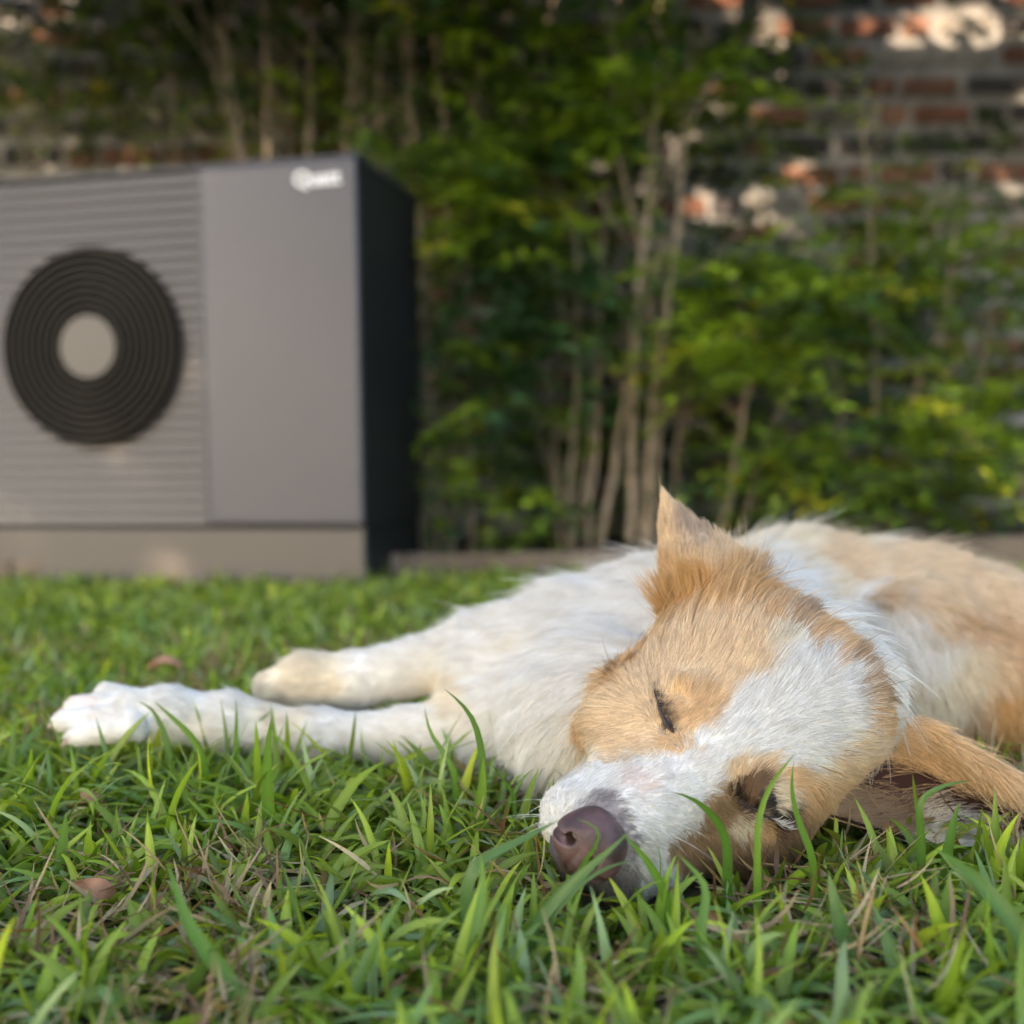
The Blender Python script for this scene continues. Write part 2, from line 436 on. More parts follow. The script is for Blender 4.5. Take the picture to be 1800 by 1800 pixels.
def stem(parent, pl, D, r, m=None, dd=0.0):
    """pl: pixel polyline from the foot up; twigs branch off"""
    pts = []
    for k, (x, y) in enumerate(pl):
        p = at(x, y, D + dd * k / max(1, len(pl) - 1)); pts.append(p)
    base = pts[0].copy(); base[2] = 0.0
    if pts[0][2] > .03: pts = [base + (pts[0] - base) * 0.0] + pts
    # resample with wobble
    P = []
    for a, b in zip(pts[:-1], pts[1:]):
        for t in np.linspace(0, 1, 5)[:-1]: P.append(a + (b - a) * t + rng.normal(0, .004, 3))
    P.append(pts[-1])
    n = len(P); bm = bmesh.new()
    tube(bm, P, [r * (1 - .55 * k / (n - 1)) for k in range(n)])
    for k in range(n // 2, n - 1, 2):
        q = P[k]; d = rand_dirs(1, rng)[0]; d[2] = abs(d[2]) + .3
        tube(bm, [q, q + d * .12, q + d * .25 + np.array([0, 0, .04])], [r * .35, r * .25, r * .12], 5)
    bm_obj('stem', bm, m or stem_m, parent, True)
def foliage(parent, clumps, seed, size=.045, name='foliage'):
    g = np.random.default_rng(seed); VV, FF, CC, nb = [], [], [], 0
    for (x, y, D, rx, ry, n, mix) in clumps:
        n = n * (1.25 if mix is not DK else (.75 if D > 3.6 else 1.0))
        # sprays: small sub-clusters inside the clump, flattened and drooping
        c = at(x, y, D); s = D / F_PX; n = int(n)
        # feathery sprays: leaflets in pairs along drooping rachises
        per = 18; ns = max(3, n // per)
        c0 = g.normal(size=(ns, 3)) * np.array([rx * s * .55, .16, ry * s * .55]) + c
        ha = g.uniform(0, 6.283, ns); L0 = g.uniform(.14, .26, ns); rise = g.normal(.15, .35, ns)
        hdir = np.stack([np.cos(ha), np.sin(ha) * .8, rise], 1); hdir /= np.linalg.norm(hdir, axis=1, keepdims=True)
        sdir = np.cross(hdir, [0, 0, 1.0]); sdir /= np.linalg.norm(sdir, axis=1, keepdims=True)
        pick = np.repeat(np.arange(ns), per); tt = np.tile(np.repeat(np.linspace(.08, 1, per // 2), 2), ns); sg = np.tile([1.0, -1.0], ns * per // 2)
        P = c0[pick] + hdir[pick] * (tt * L0[pick])[:, None] + np.array([0, 0, -1.0]) * (tt ** 2 * L0[pick] * .45)[:, None] + g.normal(0, .006, (len(pick), 3))
        LD = sdir[pick] * sg[:, None] + hdir[pick] * .55 + np.array([0, 0, -.25]) + g.normal(0, .22, (len(pick), 3)); LD /= np.linalg.norm(LD, axis=1, keepdims=True)
        LS = np.cross(LD, [0, 0, 1.0] + g.normal(0, .35, (len(pick), 3)))
        cols = leaf_cols(ns, mix, g)[pick] * g.uniform(.8, 1.25, (len(pick), 1))
        keep = (P[:, 2] > .02) & (P[:, 1] < D_WALL - .05) & (P[:, 1] > D_KERB - .1) & clear_of_spots(P, size * .5)
        loc = (P - PUMP); lxx = loc @ lx; lyy = loc @ ly
        keep &= ~((lxx < .03) & (lyy < DP + .04) & (P[:, 2] < HP + .02))
        P = P[keep]; cols = cols[keep]
        V, F, C = leaf_mesh_arrays(P, size, g, cols, d=LD[keep], s=LS[keep], shape=.38)
        VV.append(V); FF.append(F + nb); CC.append(C); nb += len(V)
    o = mesh_np(name, np.concatenate(VV), np.concatenate(FF), leaf_m, parent, np.concatenate(CC), nper=3)
    o['kind'] = 'stuff'; return o
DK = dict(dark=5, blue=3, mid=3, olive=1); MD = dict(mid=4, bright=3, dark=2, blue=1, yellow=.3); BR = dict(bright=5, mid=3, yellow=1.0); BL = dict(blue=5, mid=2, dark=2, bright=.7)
YL = dict(yellow=3, bright=3, mid=2)
EXTRA = {500: 3, 780: 4, 1110: 2, 60: 1}
def shrub(label, foot_px, D, stems, clumps, seed, size=.046):
    b = at(foot_px, 985, D); e = empty('shrub', (b[0], b[1], 0)); tag(e, label, 'shrub', 'shrubs along the brick wall')
    bpy.context.view_layer.update()
    for pl, r, dd in stems: stem(e, pl, D, r * .82, dd=dd)
    for _ in range(EXTRA.get(foot_px, 0)):
        x0 = foot_px + rng.normal(0, 75); x1 = x0 + rng.normal(0, 45)
        stem(e, [(x0, 960), (x0 + rng.normal(0, 14), 650), (x1, 250), (x1 + rng.normal(0, 30), -60)], D, rng.uniform(.005, .009), dd=rng.uniform(-.1, .3))
    foliage(e, clumps, seed, size)
    inv = Matrix.Translation((-b[0], -b[1], 0))
    for ch in e.children: ch.data.transform(inv)
    return e
shrub('dark feathery shrub above the left end of the heat pump', 60, 3.75, [([(70, 900), (60, 400), (80, 60), (100, -80)], .012, 0), ([(330, 900), (320, 500), (300, 120), (250, -60)], .010, 0)],
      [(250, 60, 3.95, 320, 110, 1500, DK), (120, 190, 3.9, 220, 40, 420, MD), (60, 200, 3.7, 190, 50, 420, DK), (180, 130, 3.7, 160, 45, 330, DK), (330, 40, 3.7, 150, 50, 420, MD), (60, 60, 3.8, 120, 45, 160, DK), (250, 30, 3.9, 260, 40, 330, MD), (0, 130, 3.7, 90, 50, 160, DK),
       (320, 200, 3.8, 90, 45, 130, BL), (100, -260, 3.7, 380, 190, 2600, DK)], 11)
shrub('tall thin-stemmed shrub rising behind the right half of the heat pump', 500, 3.55, [([(440, 900), (430, 280), (405, 130), (380, -40), (370, -300)], .016, 0), ([(475, 900), (470, 250), (465, 60), (460, -300)], .017, 0), ([(500, 900), (490, 270), (478, 120), (500, -200)], .012, .1),
      ([(545, 900), (545, 260), (545, 100), (560, -300)], .012, .05), ([(615, 900), (612, 250), (622, 60), (632, -300)], .014, 0), ([(420, 900), (415, 260), (350, 0), (330, -200)], .012, .1)],
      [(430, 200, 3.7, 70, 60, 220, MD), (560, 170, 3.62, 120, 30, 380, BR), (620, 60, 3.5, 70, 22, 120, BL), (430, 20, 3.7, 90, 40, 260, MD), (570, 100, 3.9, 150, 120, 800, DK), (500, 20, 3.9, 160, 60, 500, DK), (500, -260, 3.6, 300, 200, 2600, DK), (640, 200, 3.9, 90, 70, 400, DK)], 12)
shrub('leafy shrub with a bundle of pale stems right of the heat pump', 780, 3.5, [([(740, 960), (745, 500), (725, 200), (700, -30), (690, -300)], .015, 0), ([(770, 960), (790, 500), (780, 200), (745, -30), (730, -300)], .015, .05), ([(790, 960), (795, 540), (780, 180), (752, 0), (740, -200)], .012, 0),
      ([(830, 960), (820, 400), (835, 200), (850, 60), (845, -200)], .013, .0), ([(860, 960), (880, 400), (925, 180), (975, 0), (1010, -200)], .012, .1), ([(700, 960), (712, 300), (718, 60), (712, -200)], .010, .1), ([(795, 960), (798, 700), (792, 480)], .010, -.1)],
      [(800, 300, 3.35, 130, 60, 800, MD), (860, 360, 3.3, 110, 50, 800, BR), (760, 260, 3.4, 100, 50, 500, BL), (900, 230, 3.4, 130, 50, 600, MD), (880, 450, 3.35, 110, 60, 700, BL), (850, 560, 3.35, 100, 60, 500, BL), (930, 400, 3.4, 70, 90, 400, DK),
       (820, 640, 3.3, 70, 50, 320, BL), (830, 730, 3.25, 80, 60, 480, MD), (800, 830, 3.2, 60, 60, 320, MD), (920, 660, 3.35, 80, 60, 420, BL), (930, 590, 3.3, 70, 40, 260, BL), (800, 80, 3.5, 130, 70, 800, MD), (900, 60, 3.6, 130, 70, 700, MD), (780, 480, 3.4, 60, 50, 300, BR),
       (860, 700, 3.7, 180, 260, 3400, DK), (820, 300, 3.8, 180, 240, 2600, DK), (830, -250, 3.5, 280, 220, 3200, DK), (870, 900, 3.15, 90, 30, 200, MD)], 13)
shrub('multi-stemmed shrub of long bare grey stems leaning apart behind the dog ear', 1110, 3.3, [([(1055, 965), (1085, 780), (1120, 560), (1150, 280), (1160, 60), (1150, -200)], .016, .1), ([(1105, 960), (1112, 780), (1118, 600), (1128, 450), (1145, 320), (1160, 150)], .018, 0),
      ([(1140, 950), (1140, 780), (1165, 580), (1190, 420), (1205, 250), (1215, 50)], .017, .0), ([(1030, 965), (1045, 800), (1050, 650), (1060, 450), (1070, 300)], .012, .2), ([(1000, 965), (1005, 780), (1015, 640), (1010, 400)], .014, .1), ([(985, 965), (975, 800), (985, 640)], .010, .2),
      ([(1010, 965), (1035, 820), (1042, 700)], .010, .1), ([(1185, 950), (1190, 760), (1180, 600)], .010, .3), ([(1130, 955), (1120, 820), (1095, 700), (1100, 560)], .010, .15)],
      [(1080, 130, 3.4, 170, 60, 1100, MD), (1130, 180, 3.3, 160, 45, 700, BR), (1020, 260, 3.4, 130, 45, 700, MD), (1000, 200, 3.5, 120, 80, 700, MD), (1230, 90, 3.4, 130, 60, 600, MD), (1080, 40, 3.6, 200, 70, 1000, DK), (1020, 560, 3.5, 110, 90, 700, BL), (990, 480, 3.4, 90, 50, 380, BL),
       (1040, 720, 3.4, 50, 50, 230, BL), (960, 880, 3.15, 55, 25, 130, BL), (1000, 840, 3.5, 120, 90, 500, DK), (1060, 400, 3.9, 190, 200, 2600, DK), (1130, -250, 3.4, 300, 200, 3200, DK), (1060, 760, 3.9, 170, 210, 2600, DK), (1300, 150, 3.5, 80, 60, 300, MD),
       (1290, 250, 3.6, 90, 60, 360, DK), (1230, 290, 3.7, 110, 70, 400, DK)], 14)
shrub('rounded bright green shrub on one slanting stem left of the wall corner foliage', 1285, 3.25, [([(1270, 940), (1285, 850), (1305, 740), (1320, 660), (1330, 560)], .013, 0), ([(1300, 940), (1340, 800), (1400, 640), (1450, 500)], .009, .2)],
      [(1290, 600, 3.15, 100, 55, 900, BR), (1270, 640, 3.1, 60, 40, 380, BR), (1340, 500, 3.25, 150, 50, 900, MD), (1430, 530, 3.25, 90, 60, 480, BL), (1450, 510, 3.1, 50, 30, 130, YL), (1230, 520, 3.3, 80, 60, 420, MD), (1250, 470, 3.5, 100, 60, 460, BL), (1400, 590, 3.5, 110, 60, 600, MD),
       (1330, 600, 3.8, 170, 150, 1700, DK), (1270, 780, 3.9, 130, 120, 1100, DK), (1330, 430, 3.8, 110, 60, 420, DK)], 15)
shrub('broad loose shrub with yellow-green leaves at the right edge before the wall', 1590, 3.3, [([(1565, 930), (1580, 760), (1620, 660), (1660, 560), (1680, 400)], .013, 0), ([(1490, 930), (1478, 700), (1450, 560)], .009, .2), ([(1700, 930), (1710, 700), (1760, 500)], .010, .1), ([(1530, 930), (1540, 600), (1520, 300), (1515, 180)], .008, .1)],
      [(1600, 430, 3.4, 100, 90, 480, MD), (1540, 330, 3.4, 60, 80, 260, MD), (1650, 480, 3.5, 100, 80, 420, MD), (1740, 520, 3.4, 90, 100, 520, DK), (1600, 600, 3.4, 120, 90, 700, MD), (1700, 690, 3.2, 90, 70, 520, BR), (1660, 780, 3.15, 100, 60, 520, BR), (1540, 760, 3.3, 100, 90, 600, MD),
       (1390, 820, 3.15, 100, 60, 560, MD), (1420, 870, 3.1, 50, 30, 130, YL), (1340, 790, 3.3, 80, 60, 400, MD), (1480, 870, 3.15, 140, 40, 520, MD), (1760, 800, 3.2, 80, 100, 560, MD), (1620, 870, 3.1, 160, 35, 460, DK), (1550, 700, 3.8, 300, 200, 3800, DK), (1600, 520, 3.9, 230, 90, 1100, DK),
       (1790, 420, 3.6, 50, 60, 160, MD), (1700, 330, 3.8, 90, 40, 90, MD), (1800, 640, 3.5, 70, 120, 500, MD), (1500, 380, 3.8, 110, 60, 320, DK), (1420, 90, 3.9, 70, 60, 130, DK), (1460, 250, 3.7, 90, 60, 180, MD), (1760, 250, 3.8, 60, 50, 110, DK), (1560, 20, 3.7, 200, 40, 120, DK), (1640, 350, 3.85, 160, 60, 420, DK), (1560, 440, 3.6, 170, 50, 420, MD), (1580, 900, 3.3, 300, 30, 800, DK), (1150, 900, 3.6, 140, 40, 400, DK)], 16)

# ---- added leaf canopy above the picture, shaped to keep light off the bed
g = np.random.default_rng(31); n = 19000
P = np.stack([g.uniform(-3.2, 3.2, n), g.uniform(2.55, 4.4, n), np.zeros(n)], 1); P[:, 2] = 2.05 + .55 * (P[:, 1] - 2.5) / 1.9 * 0 + g.normal(0, .22, n) + .25 * np.sin(P[:, 0] * 3 + 1) * np.sin(P[:, 1] * 4)
px, py = project(P); thin = np.where(P[:, 0] > .9, .78, np.where(P[:, 0] < -1.3, .6, 1.0)); P = P[(py < -40) & (g.uniform(size=n) < thin)]
P = P[clear_of_spots(P, .02, sight=False, k=1.0)]
canopy_b = np.array([2.75, 3.5, 0]); can = empty('arching_blocker', canopy_b); tag(can, 'added leafy tree arching over the planted bed from beyond the right edge', 'blocker')
bm = bmesh.new(); tube(bm, [(0, 0, -.05), (.05, .05, .8), (0, .1, 1.6), (-.4, .1, 2.0), (-1.6, .05, 2.12), (-3.2, 0, 2.15), (-5.0, 0, 2.1)], [.09, .08, .07, .06, .045, .03, .015], 10)
for k in range(10):
    x = -.5 - .45 * k; tube(bm, [(x, .05, 2.05), (x - .15, .35 * (-1) ** k, 2.1), (x - .3, .8 * (-1) ** k, 2.15)], [.02, .014, .006], 6)
bm_obj('trunk', bm, stem_m, can, True)
V, F, C = leaf_mesh_arrays(P, .10, g, leaf_cols(len(P), DK, g), shape=.7)
o = mesh_np('crown', V - canopy_b, F, leaf_m, can, C, nper=3); o['kind'] = 'stuff'

# ---- added unseen tree behind the camera that keeps the garden in shade
bark_m = simple('bark', (.10, .075, .055), .9, .2, noise=.4, nscale=8, bump=.9, bscale=25)
tb = np.array([-4.3, -6.2, 0])
blocker = empty('blocker', tb); tag(blocker, 'added unseen tree behind the viewer shading the lawn', 'blocker')
bm = bmesh.new(); tube(bm, [(0, 0, -.1), (.05, .02, 1.2), (.1, .1, 2.4), (.2, .2, 3.8), (.1, .3, 5.2)], [.30, .24, .20, .15, .07], 14)
for k in range(9):
    a = k * 2.4; z = 1.9 + .35 * k; L = 2.2 - .08 * k
    tube(bm, [(.08, .1, z), (.08 + math.cos(a) * L * .5, .1 + math.sin(a) * L * .5, z + .5), (.08 + math.cos(a) * L, .1 + math.sin(a) * L, z + 1.0)], [.09, .06, .025], 8)
bm_obj('trunk', bm, bark_m, blocker, True)
g = np.random.default_rng(5)
TE = []
e1 = np.cross(SUN, [0, 0, 1]); e1 /= np.linalg.norm(e1); e2 = np.cross(e1, SUN)
crown_c = np.array([-4.1, -6.2, 4.6])
n = 34000
nc = 160; cc = rand_dirs(nc, g) * (g.uniform(0, 1, (nc, 1)) ** .4) * np.array([3.8, 2.2, 3.4]) + crown_c
P = cc[g.integers(0, nc, n)] + g.normal(size=(n, 3)) * .55
P = P[P[:, 2] > 1.2]
P = P[clear_of_spots(P, .085, sight=False, k=.55)]  # gaps cut so that sun spots land on the wall
V, F, C = leaf_mesh_arrays(P, .17, g, leaf_cols(len(P), DK, g), shape=.7)
o = mesh_np('crown', V - tb, F, leaf_m, blocker, C, nper=3); o['kind'] = 'stuff'

# ================================================================== THE DOG
# head frame: F towards the nose, L towards the dog's left (ground side), U out of the brow
hF = np.array([-.713, -.587, -.381]); hF /= np.linalg.norm(hF)
hL = np.array([.651, -.353, -.672]); hL -= hF * (hL @ hF); hL /= np.linalg.norm(hL)
hU = np.cross(hF, hL)
E0 = at(1248, 1333, .845)                      # between the eyes
HR = np.stack([hF, hL, hU])
def H(f, l, u): return E0 + hF * f + hL * l + hU * u
fld = Field((-.55, .62, -.03), (1.02, 1.82, .30), .0042)
head_parts = [
    (ellip(H(-.060, 0, -.012), (.090, .074, .060), HR), .02),
    (ellip(H(-.045, .045, -.038), (.062, .034, .045), HR), .03), (ellip(H(-.045, -.045, -.038), (.062, .034, .045), HR), .03),
    (ellip(H(-.020, -.060, -.054), (.060, .044, .046), HR), .03), (ellip(H(-.078, -.062, -.034), (.050, .040, .048), HR), .03),
    (ellip(H(-.030, .050, -.058), (.060, .040, .040), HR), .03),
    (rcone(H(-.01, 0, -.032), H(.096, -.008, -.026), .048, .032), .03),
    (rcone(H(.0, 0, .000), H(.112, -.010, -.002), .030, .024), .02),
    (rcone(H(.02, .024, -.048), H(.095, .016, -.038), .032, .026), .02), (rcone(H(.02, -.026, -.050), H(.100, -.038, -.035), .033, .024), .02),
    (rcone(H(-.05, 0, -.078), H(.085, -.006, -.066), .036, .022), .02),
    (ellip(H(-.020, .036, .006), (.026, .020, .014), HR), .02), (ellip(H(-.020, -.036, .006), (.026, .020, .014), HR), .02),
    (rcone(H(-.10, -.03, -.005), H(-.125, .025, -.005), .050, .050), .03),
]
for p, k in head_parts: fld.add(p, k)
hfld = Field(fld.lo, fld.lo + (fld.n - 1) * fld.h, fld.h); hfld.n = fld.n; hfld.v = fld.v.copy()
def rc(p, q, ra, rb): return rcone(at(*p), at(*q), ra, rb)
body_parts = [
    (rcone(H(-.11, 0, -.02), at(1290, 1160, 1.14), .068, .095), .04),
    (rc((1060, 1250, 1.05), (1150, 1200, 1.18), .070, .10), .05),
    (rc((1010, 1290, 1.02), (1200, 1300, .98), .050, .060), .05),
    (rc((1150, 1180, 1.23), (1000, 1200, 1.18), .092, .070), .05),
    (rc((1000, 1200, 1.18), (850, 1200, 1.17), .068, .044), .04),
    (rc((1190, 1175, 1.23), (1420, 1150, 1.30), .104, .120), .05),
    (rc((1420, 1150, 1.30), (1620, 1168, 1.27), .120, .110), .05),
    (rc((1620, 1158, 1.27), (1790, 1215, 1.24), .112, .100), .05),
    (rc((1790, 1215, 1.24), (1960, 1250, 1.27), .100, .075), .05),
    (ellip(at(1585, 1180, 1.17), (.060, .045, .085), np.array([[.95, 0, -.3], [0, 1, 0], [.3, 0, .95]])), .05),
    # the upper foreleg, paw folded
    (rc((1000, 1150, 1.20), (845, 1148, 1.21), .066, .036), .04), (rc((845, 1148, 1.21), (625, 1194, 1.205), .035, .0250), .02),
    (rc((625, 1194, 1.205), (540, 1196, 1.20), .027, .025), .02), (rc((540, 1196, 1.20), (478, 1207, 1.19), .024, .018), .02),
    (rc((545, 1168, 1.215), (572, 1162, 1.22), .008, .007), .010),
    # the lower foreleg along the ground
    (rc((930, 1276, 1.10), (720, 1294, 1.13), .048, .025), .04), (rc((720, 1294, 1.13), (560, 1292, 1.13), .025, .022), .02),
    (rc((560, 1292, 1.13), (400, 1270, 1.12), .022, .025), .02), (rc((400, 1270, 1.12), (300, 1255, 1.11), .025, .023), .02),
    (rc((300, 1255, 1.11), (238, 1252, 1.10), .023, .022), .02),
    (rc((240, 1232, 1.115), (186, 1218, 1.115), .0125, .0105), .004), (rc((230, 1244, 1.10), (134, 1241, 1.10), .0130, .0110), .004),
    (rc((230, 1262, 1.085), (112, 1267, 1.08), .0130, .0110), .004), (rc((240, 1278, 1.075), (135, 1294, 1.065), .0125, .0105), .004),
    (ellip(at(408, 1240, 1.115), (.012, .012, .010)), .012),
    # haunch and hind leg, behind the trunk
    (rcone((.55, 1.36, .10), (.34, 1.56, .075), .085, .060), .05), (rcone((.34, 1.56, .075), (.16, 1.66, .05), .05, .028), .03), (rcone((.16, 1.66, .05), (.02, 1.60, .04), .026, .022), .02),
]
for p, k in body_parts: fld.add(p, k)
# closed eye hollows
def trace(px, py):
    d = fwd + rt * (px - 900) / F_PX + up * (900 - py) / F_PX; d /= np.linalg.norm(d); t = .6
    for _ in range(400):
        v = fld.sample((CAM + d * t)[None])[0]
        if v < .0004: break
        t += min(max(v * .5, .0006), .01)
    return CAM + d * t
EYES = []
for ex, ey in ((1168, 1254), (1330, 1422)):
    p = trace(ex, ey); nn_ = fld.grad(p[None])[0]; EYES.append((p, nn_))
for p, nn_ in EYES:
    fld.add(rcone(p + nn_ * .005 - hF * .010, p + nn_ * .005 + hF * .012, .008, .007), .014, sub=True)
    fld.add(rcone(p - nn_ * .012, p - nn_ * .0105, .0135, .0135), .006)
DV, DF = fld.nets()
for _ in range(2):      # relax a little towards the neighbours
    S = np.zeros_like(DV); cnt = np.zeros(len(DV))
    for a, b in ((0, 1), (1, 2), (2, 3), (3, 0)):
        np.add.at(S, DF[:, a], DV[DF[:, b]]); np.add.at(S, DF[:, b], DV[DF[:, a]])
        np.add.at(cnt, DF[:, a], 1); np.add.at(cnt, DF[:, b], 1)
    DV = DV * .5 + .5 * S / np.maximum(cnt, 1)[:, None]

W_ = (.87, .85, .80); WB = (.86, .85, .83); CR = (.84, .75, .60); PK = (.80, .70, .65); LT = (.84, .645, .43); TN = (.77, .53, .30); OR = (.70, .44, .20); BR_ = (.40, .27, .16); DB = (.25, .15, .09); BK = (.035, .025, .022); GY = (.30, .27, .27)
# guide points of the coat: px, py, direction on the picture, length (m), lift, colour
BM = (.54, .38, .24)
GH = [ # head
 (960, 1405, -.2, -.6, .007, .2, W_), (935, 1450, -.4, .2, .007, .2, W_), (1000, 1380, .3, -.8, .008, .15, W_), (1060, 1370, .6, -.7, .008, .15, W_), (1110, 1375, .8, -.4, .006, .15, PK), (1062, 1408, .8, -.3, .006, .25, GY), (1092, 1440, .9, .0, .006, .25, GY), (1102, 1480, .9, .2, .006, .25, GY), (1088, 1398, .8, .1, .007, .2, WB), (1105, 1415, .8, .1, .006, .2, WB),
 (1110, 1440, .9, .2, .007, .2, WB), (1130, 1490, .7, .6, .007, .2, WB), (1080, 1560, .4, .9, .006, .2, GY), (1020, 1565, .2, .9, .005, .2, GY), (1170, 1540, .5, .9, .007, .2, W_), (1160, 1400, .9, -.1, .008, .2, WB), (1180, 1440, .8, .3, .008, .2, WB),
 (1120, 1340, .6, -.7, .007, .15, W_), (1060, 1345, .3, -.9, .005, .15, W_), (1190, 1340, .75, -.6, .009, .15, WB), (1240, 1310, .7, -.7, .010, .15, WB), (1250, 1360, .85, -.5, .010, .2, WB), (1230, 1390, .85, -.3, .009, .2, WB),
 (1300, 1300, .75, -.65, .012, .15, WB), (1330, 1230, .6, -.8, .013, .15, WB), (1290, 1270, .6, -.8, .012, .15, WB), (1380, 1290, .95, -.3, .014, .15, WB), (1390, 1200, .55, -.85, .015, .2, WB), (1440, 1160, .5, -.85, .016, .2, WB), (1410, 1150, .4, -.9, .016, .2, WB), (1460, 1230, .95, -.3, .016, .2, WB), (1480, 1200, .8, -.5, .016, .2, WB),
 (1380, 1330, .95, .1, .013, .15, WB), (1490, 1270, 1, 0, .016, .2, W_), (1440, 1290, 1, .05, .015, .15, WB), (1330, 1320, .9, -.2, .012, .15, WB), (1260, 1320, .8, -.6, .010, .15, WB), (1430, 1325, .95, .2, .014, .15, W_),
 # upper side of the face
 (1215, 1300, -.2, -.6, .009, .15, LT), (1190, 1312, -.6, -.2, .009, .15, TN), (1130, 1312, -.8, .0, .011, .15, LT), (1080, 1322, -.9, .1, .011, .15, LT), (1040, 1330, -.8, .2, .007, .2, CR), (1215, 1260, .7, -.6, .011, .15, TN), (1190, 1245, .6, -.6, .010, .15, TN), (1200, 1220, .4, -.9, .011, .15, TN), (1205, 1285, .6, -.5, .009, .15, TN), (1240, 1240, .6, -.8, .012, .15, TN), (1250, 1205, .4, -.9, .012, .15, LT), (1205, 1205, .2, -1, .011, .15, LT),
 (1170, 1185, -.1, -1, .012, .15, LT), (1130, 1200, -.5, -.8, .011, .15, LT), (1110, 1250, -.9, -.3, .011, .15, LT), (1130, 1285, -.9, .0, .011, .15, LT), (1060, 1270, -.95, -.1, .013, .2, LT), (1050, 1220, -.8, -.5, .016, .2, LT), (1010, 1300, -.8, .4, .016, .25, TN), (1000, 1250, -.9, .2, .030, .6, TN),
 (1010, 1210, -.8, -.3, .034, .75, OR), (1060, 1180, -.6, -.7, .030, .55, TN), (1110, 1150, -.5, -.8, .020, .2, TN), (1180, 1130, -.2, -1, .018, .2, LT), (1250, 1120, .1, -1, .018, .2, LT), (1280, 1160, .35, -.9, .014, .15, LT), (1310, 1180, .45, -.9, .014, .15, LT), (1320, 1110, .3, -1, .018, .2, LT),
 (1380, 1120, .5, -.9, .018, .25, CR), (1400, 1090, .5, -.9, .024, .3, BM), (1350, 1070, .3, -1, .024, .3, TN), (1440, 1110, .7, -.7, .022, .3, TN), (1500, 1150, .7, -.7, .022, .3, BM), (1540, 1190, .8, -.5, .022, .3, BM), (1570, 1220, .9, -.2, .022, .3, BM), (1480, 1140, .7, -.6, .020, .3, TN),
 (1180, 1080, -.1, -1, .034, .5, OR), (1240, 1080, .0, -1, .032, .5, OR), (1140, 1100, -.6, -.8, .036, .6, OR), (1150, 1160, -.4, -.9, .016, .2, LT), (1300, 1060, .2, -1, .032, .5, OR),
 # lower side of the face
 (1310, 1350, .4, -.9, .010, .15, LT), (1290, 1370, .0, -1, .010, .15, LT), (1350, 1355, .7, -.6, .010, .15, LT), (1390, 1370, .9, .1, .012, .15, TN), (1450, 1350, .9, .3, .014, .15, LT), (1520, 1310, 1, .1, .018, .2, LT), (1560, 1270, 1, -.1, .020, .2, TN), (1600, 1280, 1, .1, .024, .25, OR),
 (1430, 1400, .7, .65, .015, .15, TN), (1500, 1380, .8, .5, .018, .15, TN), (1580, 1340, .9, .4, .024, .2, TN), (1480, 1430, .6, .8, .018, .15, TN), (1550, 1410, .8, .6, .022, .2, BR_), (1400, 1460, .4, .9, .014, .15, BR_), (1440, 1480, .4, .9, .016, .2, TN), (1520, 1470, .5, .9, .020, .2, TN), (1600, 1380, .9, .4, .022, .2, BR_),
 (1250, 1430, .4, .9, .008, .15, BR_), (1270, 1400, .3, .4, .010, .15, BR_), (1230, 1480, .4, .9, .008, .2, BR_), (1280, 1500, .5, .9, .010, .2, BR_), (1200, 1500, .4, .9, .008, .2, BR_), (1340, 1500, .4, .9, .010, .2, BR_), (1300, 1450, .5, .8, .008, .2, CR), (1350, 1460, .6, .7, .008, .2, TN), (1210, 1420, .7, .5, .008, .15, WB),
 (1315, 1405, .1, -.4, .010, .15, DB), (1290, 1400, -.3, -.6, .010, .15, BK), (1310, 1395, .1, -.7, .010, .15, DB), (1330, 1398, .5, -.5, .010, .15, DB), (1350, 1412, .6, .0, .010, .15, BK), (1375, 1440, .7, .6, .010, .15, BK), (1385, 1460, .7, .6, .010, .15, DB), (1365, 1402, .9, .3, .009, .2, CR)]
WC = (.87, .845, .80); BT = (.79, .62, .43); BN = (.66, .47, .30)
